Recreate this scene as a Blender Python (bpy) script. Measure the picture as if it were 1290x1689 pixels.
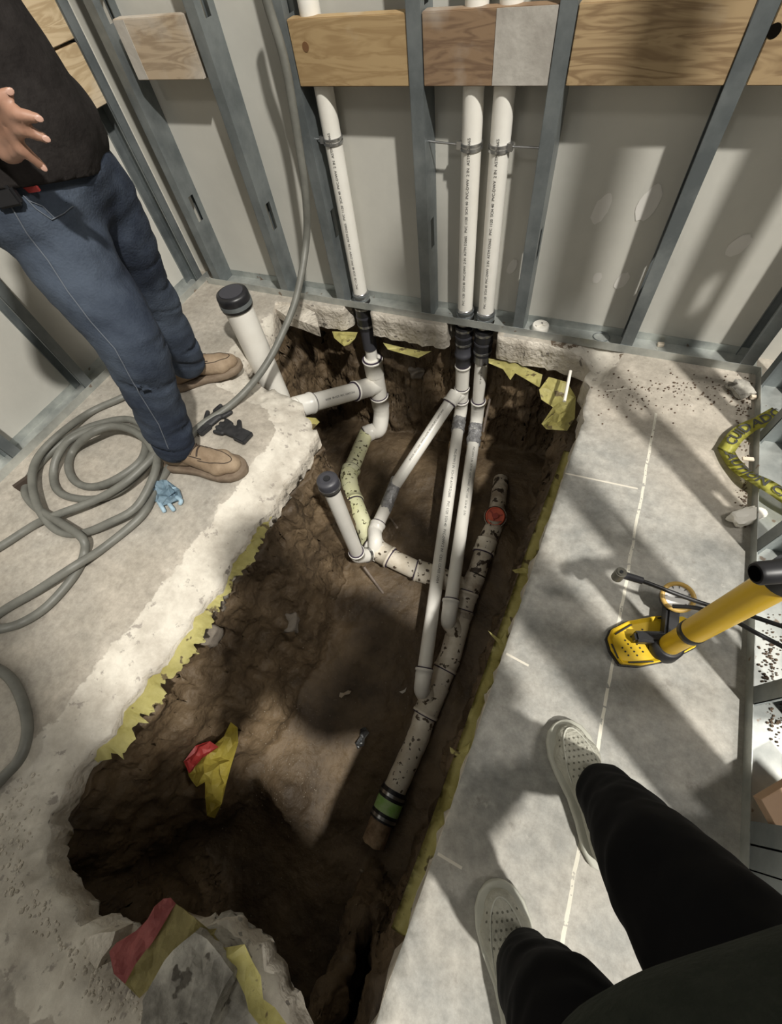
import bpy, bmesh, math, random
import numpy as np
from mathutils import Vector, Matrix, noise
from mathutils.geometry import delaunay_2d_cdt
for o in list(bpy.data.objects): bpy.data.objects.remove(o)
SC = bpy.context.scene
COL = SC.collection
random.seed(7)
V = Vector
# ---------------------------------------------------------------- camera
H = 1.17
FPX = 711.29
R = np.array([[0.91242674, 0.39417413, -0.11001909],
              [0.28645216, -0.80714986, -0.51619209],
              [-0.29227146, 0.43947226, -0.84937714]])
cd = bpy.data.cameras.new('camera'); cam = bpy.data.objects.new('camera', cd); COL.objects.link(cam)
cd.sensor_fit = 'HORIZONTAL'; cd.sensor_width = 36.0; cd.lens = 36.0 * FPX / 1290.0
cd.clip_start = 0.02; cd.clip_end = 60
mw = Matrix(((R[0][0], -R[1][0], -R[2][0], 0), (R[0][1], -R[1][1], -R[2][1], 0), (R[0][2], -R[1][2], -R[2][2], H), (0, 0, 0, 1)))
cam.matrix_world = mw
SC.camera = cam
# ---------------------------------------------------------------- light
w = bpy.data.worlds.new('world'); SC.world = w; w.use_nodes = True
bg = w.node_tree.nodes['Background']; bg.inputs[0].default_value = (1.0, .97, .92, 1); bg.inputs[1].default_value = .13
def lamp(name, loc, target, size, power, color, label):
    l = bpy.data.lights.new(name, 'AREA'); l.shape = 'DISK'; l.size = size; l.energy = power; l.color = color
    o = bpy.data.objects.new(name, l); COL.objects.link(o); o.location = loc
    o.rotation_euler = (V(target) - V(loc)).to_track_quat('-Z', 'Y').to_euler()
    return o
lamp('ceiling_or_fill_lamp', (2.5, -1.25, 5.6), (-.5, .6, 0), .22, 500, (1.0, .962, .885), '')
lamp('ceiling_or_fill_lamp', (-1.2, -3.6, 5.6), (-.5, .8, 0), .8, 30, (1.0, .96, .88), '')  # weak fill light added behind the camera
lamp('ceiling_or_fill_lamp', (4.2, 1.4, 5.6), (.3, .6, 0), 1.2, 170, (1.0, .95, .87), '')  # large soft fill light added to lift the right floor's shadows
SC.view_settings.view_transform = 'Standard'; SC.view_settings.look = 'None'
SC.view_settings.gamma = 1.0; SC.view_settings.use_curve_mapping = False
SC.view_settings.exposure = 0.0

# ---------------------------------------------------------------- helpers: pixel -> world point on a real plane
def ray(x, y):
    d = R.T @ np.array([(x - 645) / FPX, (y - 844.5) / FPX, 1.0]); return V(d)
def at(x, y, z=0.0):
    d = ray(x, y); return V((0, 0, H)) + d * ((z - H) / d.z)
def at_y(x, y, Y):
    d = ray(x, y); return V((0, 0, H)) + d * (Y / d.y)
def at_x(x, y, X):
    d = ray(x, y); return V((0, 0, H)) + d * (X / d.x)

def obj(name, me, mat=None, parent=None, **props):
    if isinstance(me, bmesh.types.BMesh):
        bm = me; me = bpy.data.meshes.new(name); bm.to_mesh(me); bm.free()
    o = bpy.data.objects.new(name, me); COL.objects.link(o)
    if mat: 
        if not me.materials: me.materials.append(mat)
    if parent: o.parent = parent
    for k, v in props.items(): o[k] = v
    return o
def thing(name, label, cat, loc=(0, 0, 0), group=None):
    o = bpy.data.objects.new(name, None); COL.objects.link(o); o.location = loc
    o['label'] = label; o['category'] = cat
    if group: o['group'] = group
    o.empty_display_size = .05
    return o
def tag(o, label, cat, group=None, kind=None):
    o['label'] = label; o['category'] = cat
    if group: o['group'] = group
    if kind: o['kind'] = kind
    return o
def adopt(root):
    bpy.context.view_layer.update()
    m = root.matrix_world.inverted()
    for c in root.children: c.matrix_parent_inverse = m

# ---------------------------------------------------------------- materials
def mat(name, c1, c2=None, rough=.6, metal=0.0, scale=8.0, bump=0.0, bscale=40.0, detail=6.0, spots=None, sspot=60.0, tspot=.62, stretch=None, spec=.5, coord='Object', mix=None):
    m = bpy.data.materials.new(name); m.use_nodes = True
    nt = m.node_tree; n = nt.nodes; L = nt.links; b = n['Principled BSDF']
    b.inputs['Roughness'].default_value = rough; b.inputs['Metallic'].default_value = metal
    b.inputs['Specular IOR Level'].default_value = spec
    tc = n.new('ShaderNodeTexCoord'); src = tc.outputs[coord]
    if stretch:
        mp = n.new('ShaderNodeMapping'); mp.inputs['Scale'].default_value = stretch; L.new(src, mp.inputs[0]); src = mp.outputs[0]
    col = None
    if c2 is not None:
        nz = n.new('ShaderNodeTexNoise'); nz.inputs['Scale'].default_value = scale; nz.inputs['Detail'].default_value = detail; nz.inputs['Roughness'].default_value = .62
        L.new(src, nz.inputs['Vector'])
        r = n.new('ShaderNodeValToRGB'); r.color_ramp.elements[0].position = .36; r.color_ramp.elements[1].position = .64
        r.color_ramp.elements[0].color = (*c1, 1); r.color_ramp.elements[1].color = (*c2, 1)
        L.new(nz.outputs['Fac'], r.inputs[0]); col = r.outputs[0]
    if spots is not None:
        s = n.new('ShaderNodeTexNoise'); s.inputs['Scale'].default_value = sspot; s.inputs['Detail'].default_value = 3
        L.new(src, s.inputs['Vector'])
        rr = n.new('ShaderNodeValToRGB'); rr.color_ramp.elements[0].position = tspot; rr.color_ramp.elements[1].position = tspot + .03
        rr.color_ramp.elements[0].color = (0, 0, 0, 1); rr.color_ramp.elements[1].color = (1, 1, 1, 1)
        L.new(s.outputs['Fac'], rr.inputs[0])
        mx = n.new('ShaderNodeMixRGB'); L.new(rr.outputs[0], mx.inputs[0])
        if col: L.new(col, mx.inputs[1])
        else: mx.inputs[1].default_value = (*c1, 1)
        mx.inputs[2].default_value = (*spots, 1); col = mx.outputs[0]
    if col: L.new(col, b.inputs['Base Color'])
    else: b.inputs['Base Color'].default_value = (*c1, 1)
    if bump:
        bz = n.new('ShaderNodeTexNoise'); bz.inputs['Scale'].default_value = bscale; bz.inputs['Detail'].default_value = 5; L.new(src, bz.inputs['Vector'])
        bp = n.new('ShaderNodeBump'); bp.inputs['Strength'].default_value = bump; bp.inputs['Distance'].default_value = .01
        L.new(bz.outputs['Fac'], bp.inputs['Height']); L.new(bp.outputs[0], b.inputs['Normal'])
    m['col'] = 1
    return m
M = {}
M['soil'] = mat('clay_soil', (.060, .040, .022), (.165, .115, .065), rough=.66, scale=4.5, bump=.8, bscale=42, detail=9, spots=(.24, .19, .13), sspot=150, tspot=.72)
M['stone'] = mat('embedded_stone', (.13, .11, .09), (.22, .19, .155), rough=.8, scale=12, bump=.5)
M['gravel'] = mat('gravel', (.11, .085, .06), (.25, .205, .15), rough=.8, scale=30)
M['rim'] = mat('broken_concrete', (.40, .36, .30), (.66, .61, .53), rough=.9, scale=9, bump=1.0, bscale=60, spots=(.2, .18, .155), sspot=26, tspot=.66)
M['galv'] = mat('galvanised_steel', (.15, .17, .178), (.27, .295, .30), rough=.42, metal=.5, scale=6, bump=.05)
M['galvtrack'] = mat('galvanised_track', (.34, .36, .35), (.56, .58, .55), rough=.40, metal=.5, scale=9, spots=(.25, .2, .16), sspot=24, tspot=.68)
M['drywall'] = mat('painted_gypsum', (.52, .51, .465), (.60, .585, .53), rough=.75, scale=2.0, bump=.06)
M['pvc'] = mat('white_pvc', (.80, .775, .71), (.87, .85, .79), rough=.3, scale=6)
M['pvcold'] = mat('soiled_pvc', (.60, .53, .42), (.78, .72, .61), rough=.42, scale=12, detail=9, spots=(.09, .065, .042), sspot=38, tspot=.61)
M['pvcmud'] = mat('muddy_pvc', (.30, .24, .18), (.60, .54, .44), rough=.55, scale=18, bump=.3, spots=(.045, .03, .02), sspot=24, tspot=.55)
M['pvcyel'] = mat('yellowed_pvc', (.78, .78, .45), (.84, .84, .58), rough=.4, scale=6, spots=(.10, .09, .04), sspot=42, tspot=.61)
M['purple'] = mat('purple_primer', (.05, .035, .06), rough=.5)
M['rubber'] = mat('black_rubber', (.012, .012, .014), (.022, .022, .025), rough=.38, scale=20)
M['rubgrey'] = mat('grey_rubber', (.05, .05, .06), rough=.45)
M['tape'] = mat('duct_tape', (.22, .22, .23), (.52, .52, .53), rough=.33, metal=.35, scale=30, bump=.8, bscale=70)
M['clamp'] = mat('steel_clamp', (.42, .42, .42), rough=.28, metal=.9)
M['red'] = mat('orange_red_plug', (.56, .09, .04), (.66, .14, .07), rough=.45, scale=20)
M['green'] = mat('green_sticker', (.25, .52, .10), (.45, .62, .3), rough=.5, scale=20)
M['print'] = mat('black_print', (.05, .05, .05), rough=.7)
M['vapor'] = mat('yellow_vapor_sheet', (.50, .45, .15), (.72, .67, .29), rough=.5, scale=9, bump=.6, bscale=30, spots=(.22, .17, .08), sspot=26, tspot=.63)
M['redplastic'] = mat('red_plastic', (.50, .05, .05), (.62, .09, .08), rough=.4, scale=12, bump=.4)
M['dustred'] = mat('dusty_red_plastic', (.36, .09, .09), (.50, .16, .15), rough=.6, scale=12, bump=.4)
M['bagyel'] = mat('yellow_plastic', (.52, .42, .06), (.66, .56, .12), rough=.45, scale=14, bump=.8, bscale=35)
M['dustyel'] = mat('dusty_yellow_plastic', (.34, .29, .12), (.50, .44, .20), rough=.7, scale=8, bump=.4)
M['rebar'] = mat('rusty_steel', (.19, .15, .12), (.30, .25, .21), rough=.6, metal=.3, scale=30)
M['cable'] = mat('grey_cable', (.125, .125, .11), (.165, .165, .145), rough=.5, scale=20)
M['wood'] = None
M['skin'] = mat('skin', (.31, .165, .11), (.38, .215, .15), rough=.5, scale=10)
M['nail'] = mat('nail', (.44, .27, .21), rough=.35)
M['jean'] = None
M['shirt'] = mat('black_knit', (.017, .0145, .014), (.024, .021, .020), rough=.9, scale=30, bump=.25, bscale=90, spec=.15)
M['seam'] = mat('pale_seam', (.11, .125, .15), rough=.9)
M['boot'] = mat('tan_suede', (.17, .115, .07), (.33, .25, .17), rough=.8, scale=9, bump=.25, bscale=60)
M['sole'] = mat('boot_sole', (.14, .10, .07), (.22, .17, .12), rough=.8, scale=20)
M['lace'] = mat('dark_lace', (.05, .035, .025), rough=.8)
M['hair'] = mat('dark_hair', (.02, .014, .010), rough=.7, bump=.5, bscale=100)
M['pants'] = mat('black_trousers', (.0035, .0035, .0045), rough=.85, spec=.12)
M['sweat'] = mat('dark_green_sweatshirt', (.022, .026, .020), (.029, .033, .026), rough=.95, scale=60, bump=.2, bscale=150, spec=.15)
M['knit'] = mat('grey_knit_shoe', (.34, .335, .28), (.44, .43, .365), rough=.8, scale=30, bump=.5, bscale=160)
M['knitdark'] = mat('shoe_eyelet', (.13, .125, .10), rough=.8)
M['shoesole'] = mat('pale_sole', (.42, .42, .36), (.50, .50, .44), rough=.7, scale=10)
M['pumpyel'] = mat('yellow_enamel', (.70, .43, .012), (.76, .49, .03), rough=.35, scale=5)
M['pumpbase'] = mat('yellow_cast_plastic', (.76, .50, .015), (.80, .56, .03), rough=.5, scale=8)
M['pumpblack'] = mat('black_plastic', (.017, .017, .019), rough=.42)
M['dial'] = mat('dial_white', (.82, .82, .82), (.88, .88, .88), rough=.3, scale=30)
M['amber'] = mat('amber_ring', (.55, .36, .10), rough=.4)
M['caution'] = mat('caution_yellow', (.60, .58, .10), (.68, .66, .17), rough=.4, scale=8)
M['capwhite'] = mat('white_cap', (.78, .75, .68), rough=.5)
M['bluerag'] = mat('blue_glove', (.24, .36, .45), (.36, .49, .58), rough=.7, scale=20, bump=.3)
M['blackglove'] = mat('black_glove', (.012, .012, .014), (.03, .03, .032), rough=.6, scale=30)
M['foil'] = mat('foil', (.16, .17, .18), (.55, .56, .57), rough=.3, metal=.8, scale=40, bump=.8, bscale=60)
M['paper'] = mat('paper_scrap', (.66, .55, .42), (.74, .66, .54), rough=.85, scale=20)
M['cardboard'] = mat('tan_board', (.36, .235, .15), (.43, .29, .19), rough=.85, scale=5)
M['chunk'] = mat('concrete_chunk', (.16, .15, .13), (.46, .44, .39), rough=.9, scale=14, bump=1.0, bscale=34, detail=10, spots=(.10, .09, .075), sspot=22, tspot=.60)
M['dirt'] = mat('loose_dirt', (.08, .055, .038), (.16, .115, .08), rough=.95, scale=30)
M['white'] = mat('eye_white', (.8, .78, .74), rough=.3)

def wood_mat(name, c1, c2, dust, amount, seed, axis='X'):
    m = bpy.data.materials.new(name); m.use_nodes = True
    nt = m.node_tree; n = nt.nodes; L = nt.links; b = n['Principled BSDF']; b.inputs['Roughness'].default_value = .7
    tc = n.new('ShaderNodeTexCoord'); mp = n.new('ShaderNodeMapping'); L.new(tc.outputs['Object'], mp.inputs[0])
    mp.inputs['Location'].default_value = (seed * 1.7, seed * .9, seed * .37)
    mp.inputs['Scale'].default_value = (2.2, 1.0, 16) if axis == 'X' else (1.0, 2.2, 16)
    nz = n.new('ShaderNodeTexNoise'); nz.inputs['Scale'].default_value = 1.6; nz.inputs['Detail'].default_value = 4; nz.inputs['Distortion'].default_value = 1.2
    L.new(mp.outputs[0], nz.inputs['Vector'])
    mu = n.new('ShaderNodeMath'); mu.operation = 'MULTIPLY'; mu.inputs[1].default_value = 9; L.new(nz.outputs['Fac'], mu.inputs[0])
    fr = n.new('ShaderNodeMath'); fr.operation = 'PINGPONG'; fr.inputs[1].default_value = 1.0; L.new(mu.outputs[0], fr.inputs[0])
    r = n.new('ShaderNodeValToRGB'); r.color_ramp.elements[0].position = .1; r.color_ramp.elements[1].position = .75
    r.color_ramp.elements[0].color = (*c1, 1); r.color_ramp.elements[1].color = (*c2, 1); L.new(fr.outputs[0], r.inputs[0])
    dz = n.new('ShaderNodeTexNoise'); dz.inputs['Scale'].default_value = 4.5; dz.inputs['Detail'].default_value = 7; L.new(tc.outputs['Object'], dz.inputs['Vector'])
    dr = n.new('ShaderNodeValToRGB'); dr.color_ramp.elements[0].position = .62 - amount * .35; dr.color_ramp.elements[1].position = .78 - amount * .35
    dr.color_ramp.elements[0].color = (0, 0, 0, 1); dr.color_ramp.elements[1].color = (.8, .8, .8, 1); L.new(dz.outputs['Fac'], dr.inputs[0])
    mx = n.new('ShaderNodeMixRGB'); L.new(dr.outputs[0], mx.inputs[0]); L.new(r.outputs[0], mx.inputs[1]); mx.inputs[2].default_value = (*dust, 1)
    L.new(mx.outputs[0], b.inputs['Base Color'])
    return m
def jean_mat():
    m = mat('blue_denim', (.021, .028, .045), (.060, .076, .104), rough=.9, scale=4.5, bump=.25, bscale=170, detail=5, spec=.2)
    return m
M['jean'] = jean_mat()

def concrete_floor():
    m = bpy.data.materials.new('concrete_slab'); m.use_nodes = True
    nt = m.node_tree; n = nt.nodes; L = nt.links; b = n['Principled BSDF']; b.inputs['Roughness'].default_value = .78
    tc = n.new('ShaderNodeTexCoord')
    def noi(s, d=7, r=.62, v=None):
        z = n.new('ShaderNodeTexNoise'); z.inputs['Scale'].default_value = s; z.inputs['Detail'].default_value = d; z.inputs['Roughness'].default_value = r
        L.new(v or tc.outputs['Object'], z.inputs['Vector']); return z.outputs['Fac']
    def ramp(f, p0, p1, c0, c1):
        r = n.new('ShaderNodeValToRGB'); e = r.color_ramp.elements; e[0].position = p0; e[1].position = p1; e[0].color = (*c0, 1); e[1].color = (*c1, 1); L.new(f, r.inputs[0]); return r.outputs[0]
    def mix(f, a, c):
        x = n.new('ShaderNodeMixRGB'); L.new(f, x.inputs[0])
        for i, q in ((1, a), (2, c)):
            if isinstance(q, tuple): x.inputs[i].default_value = (*q, 1)
            else: L.new(q, x.inputs[i])
        return x.outputs[0]
    def math_(op, a, c):
        x = n.new('ShaderNodeMath'); x.operation = op
        for i, q in ((0, a), (1, c)):
            if isinstance(q, (int, float)): x.inputs[i].default_value = q
            else: L.new(q, x.inputs[i])
        return x.outputs[0]
    base = ramp(noi(4.5, 9, .7), .38, .62, (.27, .27, .255), (.425, .41, .375))
    tan = ramp(noi(7), .35, .65, (.35, .315, .265), (.50, .45, .385))
    sp = n.new('ShaderNodeSeparateXYZ'); L.new(tc.outputs['Object'], sp.inputs[0])
    # tan dust: left part of the room and near the back wall, edges broken up by noise
    nn = noi(2.3, 4)
    k = math_('ADD', math_('MULTIPLY', math_('LESS_THAN', sp.outputs[0], -.3), .75), 0)
    far = math_('MULTIPLY', math_('MAXIMUM', math_('SUBTRACT', math_('ADD', sp.outputs[1], math_('MULTIPLY', sp.outputs[0], .8)), 1.15), 0), 3.2)
    f = math_('MINIMUM', math_('MAXIMUM', math_('ADD', math_('ADD', k, far), math_('MULTIPLY', math_('SUBTRACT', nn, .5), 1.6)), 0), .9)
    c = mix(f, base, tan)
    fine = ramp(noi(38, 8, .75), .32, .68, (.74, .735, .72), (1.16, 1.16, 1.15))
    x = n.new('ShaderNodeMixRGB'); x.blend_type = 'MULTIPLY'; x.inputs[0].default_value = 1; L.new(c, x.inputs[1]); L.new(fine, x.inputs[2]); c = x.outputs[0]
    c = mix(math_('MULTIPLY', math_('GREATER_THAN', noi(26, 6), .5), math_('LESS_THAN', math_('ADD', math_('ABSOLUTE', math_('SUBTRACT', sp.outputs[0], .02), 0), math_('MULTIPLY', math_('SUBTRACT', 1.53, sp.outputs[1]), .35)), .13)), c, (.13, .095, .065))
    dark = ramp(noi(17, 8, .7), .60, .70, (0, 0, 0), (.5, .5, .5)); c = mix(dark, c, (.17, .15, .13))
    light = ramp(noi(14, 8), .66, .72, (0, 0, 0), (.5, .5, .5)); c = mix(light, c, (.60, .57, .51))
    # filled saw joint: a pale line at x = .295
    wob = math_('MULTIPLY', math_('SUBTRACT', noi(9, 2), .5), .012)
    dx = math_('ABSOLUTE', math_('SUBTRACT', math_('ADD', sp.outputs[0], wob), .297), 0)
    on = math_('MULTIPLY', math_('LESS_THAN', dx, .0038), math_('LESS_THAN', sp.outputs[1], 1.27))
    on = math_('MULTIPLY', on, math_('GREATER_THAN', noi(60, 2), .40))
    c = mix(on, c, (.66, .63, .54))
    # short saw overcuts at the pit's straight edge
    for (px, py, qx, qy) in ((930, 780, 1052, 806), (835, 1078, 872, 1098), (722, 1408, 762, 1432), (1000, 645, 1035, 640)):
        a = at(px, py); q = at(qx, qy); dd = q - a; ln = dd.length; dd.normalize()
        u = math_('ADD', math_('MULTIPLY', math_('SUBTRACT', sp.outputs[0], a.x), dd.x), math_('MULTIPLY', math_('SUBTRACT', sp.outputs[1], a.y), dd.y))
        v = math_('ABSOLUTE', math_('ADD', math_('MULTIPLY', math_('SUBTRACT', sp.outputs[0], a.x), -dd.y), math_('MULTIPLY', math_('SUBTRACT', sp.outputs[1], a.y), dd.x)), 0)
        o = math_('MULTIPLY', math_('MULTIPLY', math_('GREATER_THAN', u, 0), math_('LESS_THAN', u, ln)), math_('LESS_THAN', v, .0028))
        c = mix(o, c, (.62, .58, .50))
    at_ = n.new('ShaderNodeAttribute'); at_.attribute_name = 'chip'
    rimc = ramp(noi(9, 8, .7), .36, .64, (.44, .40, .34), (.68, .64, .56)); pits = ramp(noi(30, 5), .60, .66, (0, 0, 0), (.8, .8, .8)); rimc = mix(pits, rimc, (.27, .24, .21))
    cm = math_('ADD', at_.outputs['Fac'], math_('MULTIPLY', math_('SUBTRACT', noi(55, 4), .5), .9))
    cm = ramp(cm, .42, .56, (0, 0, 0), (1, 1, 1)); c = mix(cm, c, rimc)
    L.new(c, b.inputs['Base Color'])
    bp = n.new('ShaderNodeBump'); bp.inputs['Strength'].default_value = .35; bp.inputs['Distance'].default_value = .006
    L.new(noi(45, 6), bp.inputs['Height']); L.new(bp.outputs[0], b.inputs['Normal'])
    return m
M['floor'] = concrete_floor()

# ---------------------------------------------------------------- mesh builders
def box(bm, c, s, rot=None):
    r = bmesh.ops.create_cube(bm, size=1)
    m = Matrix.Translation(V(c)) @ (rot.to_4x4() if rot else Matrix.Identity(4)) @ Matrix.Diagonal((*s, 1))
    bmesh.ops.transform(bm, matrix=m, verts=r['verts']); return r['verts']
def frames(pts):
    T = []
    for i in range(len(pts)):
        a = pts[max(i - 1, 0)]; b = pts[min(i + 1, len(pts) - 1)]
        T.append((b - a).normalized())
    up = V((0, 0, 1)) if abs(T[0].z) < .9 else V((1, 0, 0))
    N = (up - T[0] * up.dot(T[0])).normalized(); out = []
    for t in T:
        N = (N - t * N.dot(t))
        N = N.normalized() if N.length > 1e-6 else t.orthogonal().normalized()
        out.append((t, N, t.cross(N)))
    return out
def tube(bm, pts, rad, seg=20, cap=True, ell=None):
    pts = [V(p) for p in pts]; fr = frames(pts); rings = []
    for i, p in enumerate(pts):
        r = rad[i] if isinstance(rad, (list, tuple)) else rad
        t, N, B = fr[i]; ring = []
        for k in range(seg):
            a = 2 * math.pi * k / seg
            e = ell[i] if ell else 1.0
            ring.append(bm.verts.new(p + N * (math.cos(a) * r) + B * (math.sin(a) * r * e)))
        rings.append(ring)
    for a, b in zip(rings, rings[1:]):
        for k in range(seg):
            f = bm.faces.new((a[k], a[(k + 1) % seg], b[(k + 1) % seg], b[k])); f.smooth = True
    if cap:
        for ring, fl in ((rings[0], True), (rings[-1], False)):
            rc_ = [bm.verts.new(v.co) for v in ring]; bm.faces.new(list(reversed(rc_)) if fl else rc_)
    return rings
def smooth_path(pts, n=6, closed=False):
    pts = [V(p) for p in pts]; out = []
    for i in range(len(pts) - 1):
        p0 = pts[max(i - 1, 0)]; p1 = pts[i]; p2 = pts[i + 1]; p3 = pts[min(i + 2, len(pts) - 1)]
        for k in range(n):
            t = k / n
            out.append(.5 * ((2 * p1) + (p2 - p0) * t + (2 * p0 - 5 * p1 + 4 * p2 - p3) * t * t + (3 * p1 - p0 - 3 * p2 + p3) * t ** 3))
    out.append(pts[-1]); return out
def bend(a, c, b, r=.06, n=8):
    """path a -> corner c -> b with a rounded corner"""
    a, c, b = V(a), V(c), V(b); u = (a - c).normalized(); v = (b - c).normalized()
    p = c + u * r; q = c + v * r; out = [a]
    for k in range(n + 1):
        t = k / n; out.append(p * (1 - t) ** 2 + c * 2 * t * (1 - t) + q * t * t)
    out.append(b); return out
def pipe(name, pts, r, m, parent, seg=22, **kw):
    bm = bmesh.new(); tube(bm, pts, r, seg); return obj(name, bm, m, parent, **kw)
def hub(name, a, b, r, m, parent, lip=.0035, ring=True):
    """a pipe socket from a to b with a raised lip at b"""
    a, b = V(a), V(b); d = (b - a); ln = d.length; d.normalize()
    bm = bmesh.new()
    tube(bm, [a, a + d * (ln - .012), a + d * (ln - .011), b - d * .001, b], [r, r, r + lip, r + lip, r + lip - .002], 24)
    o = obj(name, bm, m, parent)
    if ring:
        bm = bmesh.new(); tube(bm, [b - d * .0015, b + d * .005], r + lip * .15, 24); obj('primer_ring', bm, M['purple'], o)
    return o
def wall_face(path_px, fn): return [fn(*p) for p in path_px]
def apply_mods(o):
    dg = bpy.context.evaluated_depsgraph_get(); me = bpy.data.meshes.new_from_object(o.evaluated_get(dg)); o.modifiers.clear(); old = o.data; o.data = me
    bpy.data.meshes.remove(old); return o
def fleshy(name, caps, voxel, mt, parent=None, smooth=6, fn=None, dec=None):
    """one continuous skin grown around tapered capsules (p, q, rp, rq[, squash vector, factor])"""
    bm = bmesh.new()
    for c in caps:
        p, q, r0, r1 = V(c[0]), V(c[1]), c[2], c[3]
        sq = c[4] if len(c) > 4 else None
        d = q - p; ln = d.length
        if ln < 1e-5: d = V((0, 0, 1))
        else: d = d / ln
        pts = []; rr = []
        for k in range(5):
            a = math.pi / 2 * (1 - k / 5); pts.append(p - d * r0 * math.sin(a)); rr.append(max(r0 * math.cos(a), r0 * .03))
        nseg = max(2, int(ln / .04))
        for k in range(nseg + 1): t = k / nseg; pts.append(p + d * ln * t); rr.append(r0 + (r1 - r0) * t)
        for k in range(1, 6):
            a = math.pi / 2 * k / 5; pts.append(q + d * r1 * math.sin(a)); rr.append(max(r1 * math.cos(a), r1 * .03))
        start = len(bm.verts); fr = frames(pts)
        t0 = fr[0]; rings = []
        N = t0[1]; B = d.cross(N)
        for P, r in zip(pts, rr):
            ring = []
            for s in range(16):
                a = 2 * math.pi * s / 16; off = N * math.cos(a) * r + B * math.sin(a) * r
                if sq:
                    ax = V(sq[0]).normalized(); off = off + ax * off.dot(ax) * (sq[1] - 1)
                ring.append(bm.verts.new(P + off))
            rings.append(ring)
        for a, b in zip(rings, rings[1:]):
            for k in range(16): bm.faces.new((a[k], a[(k + 1) % 16], b[(k + 1) % 16], b[k]))
        bm.faces.new(list(reversed(rings[0]))); bm.faces.new(rings[-1])
    o = obj(name, bm, mt, parent)
    md = o.modifiers.new('r', 'REMESH'); md.mode = 'VOXEL'; md.voxel_size = voxel; md.use_smooth_shade = True
    sm = o.modifiers.new('s', 'SMOOTH'); sm.iterations = smooth; sm.factor = .6
    apply_mods(o)
    me = o.data
    if fn:
        me.calc_loop_triangles()
        for v in me.vertices: v.co = v.co + v.normal * fn(v.co, v.normal)
        me.update()
    me.polygons.foreach_set('use_smooth', [True] * len(me.polygons))
    if not me.materials: me.materials.append(mt)
    return o
def crumple(name, pts, thick, mt, label, cat, amp=.006, n=10, parent=None, seed=0, lift=0):
    """a crumpled sheet with an outline pts (world), solidified"""
    res = .006
    xs = [p[0] for p in pts]; ys = [p[1] for p in pts]; z0 = sum(p[2] for p in pts) / len(pts)
    P2 = [V((p[0], p[1])) for p in pts]
    inner = []
    def inside(x, y):
        c = False; j = len(pts) - 1
        for i in range(len(pts)):
            if (pts[i][1] > y) != (pts[j][1] > y) and x < (pts[j][0] - pts[i][0]) * (y - pts[i][1]) / (pts[j][1] - pts[i][1]) + pts[i][0]: c = not c
            j = i
        return c
    st = max((max(xs) - min(xs)), (max(ys) - min(ys))) / n
    x = min(xs)
    while x < max(xs):
        y = min(ys)
        while y < max(ys):
            xx = x + random.uniform(-.25, .25) * st; yy = y + random.uniform(-.25, .25) * st
            if inside(xx, yy): inner.append(V((xx, yy)))
            y += st
        x += st
    ne = len(P2); vs, es, fs = delaunay_2d_cdt(P2 + inner, [(i, (i + 1) % ne) for i in range(ne)], [list(range(ne))], 1, 1e-5)[:3]
    bm = bmesh.new(); bv = []
    for v in vs:
        # height: weighted from outline points
        ws = 0; zz = 0
        for p in pts:
            d2 = (v.x - p[0]) ** 2 + (v.y - p[1]) ** 2 + 1e-5; ws += 1 / d2; zz += p[2] / d2
        z = zz / ws + amp * noise.noise(V((v.x * 45 + seed, v.y * 45, 3))) * 2 + lift + abs(noise.noise(V((v.x * 22, v.y * 22 + seed, 9)))) * amp * 2
        bv.append(bm.verts.new((v.x, v.y, z)))
    for f in fs:
        try: bm.faces.new([bv[i] for i in f])
        except Exception: pass
    r = bmesh.ops.solidify(bm, geom=bm.faces[:], thickness=-thick)
    bmesh.ops.recalc_face_normals(bm, faces=bm.faces[:])
    o = obj(name, bm, mt, parent)
    if label: tag(o, label, cat)
    return o
def rock(name, c, s, mt, label=None, cat='stone', seed=0, amp=.25, sub=3, rot=None, flat=False):
    bm = bmesh.new(); bmesh.ops.create_icosphere(bm, subdivisions=sub, radius=1)
    for v in bm.verts:
        p = v.co.copy()
        q = V((max(-.72, min(.72, p.x)), max(-.72, min(.72, p.y)), max(-.66, min(.66, p.z))))
        k = 1 + amp * noise.noise(p * 1.6 + V((seed, seed * 2, 0))) + amp * .35 * noise.noise(p * 5 + V((seed, 0, 0)))
        v.co = q * k * 1.3
    bmesh.ops.transform(bm, matrix=Matrix.Translation(V(c)) @ (rot.to_4x4() if rot else Matrix.Rotation(seed, 4, 'Z')) @ Matrix.Diagonal((*s, 1)), verts=bm.verts)
    if not flat:
        for f in bm.faces: f.smooth = True
    o = obj(name, bm, mt)
    if label: tag(o, label, cat)
    return o

# ---------------------------------------------------------------- FLOOR SLAB with the pit opening
# outline of the opening at slab level, clockwise from the back left
BACK = [(452, 512), (520, 545), (575, 552)]
hole_px = {
 'back': [(462, 520), (500, 531), (548, 536), (582, 540)],
}
Yb = 1.535
def bk(x, y=Yb): return (x, y)
L_px = [(492, 1740), (470, 1700), (440, 1640), (415, 1575), (345, 1535), (255, 1545), (190, 1560), (150, 1546), (112, 1532), (84, 1496), (60, 1450), (55, 1400), (64, 1345), (85, 1292), (120, 1248),
        (160, 1207), (185, 1160), (215, 1124), (250, 1085), (290, 1032), (315, 995), (345, 960), (372, 915), (400, 872), (440, 822), (470, 775), (500, 735), (516, 700), (500, 672), (490, 652),
        (465, 636), (430, 626), (405, 612), (392, 590), (410, 572), (432, 556), (446, 530)]
left_line = [V((-.02, -.98)), V((-.20, -1.0)), V((-.36, -.95))] + [at(*p).to_2d() for p in L_px]
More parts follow.
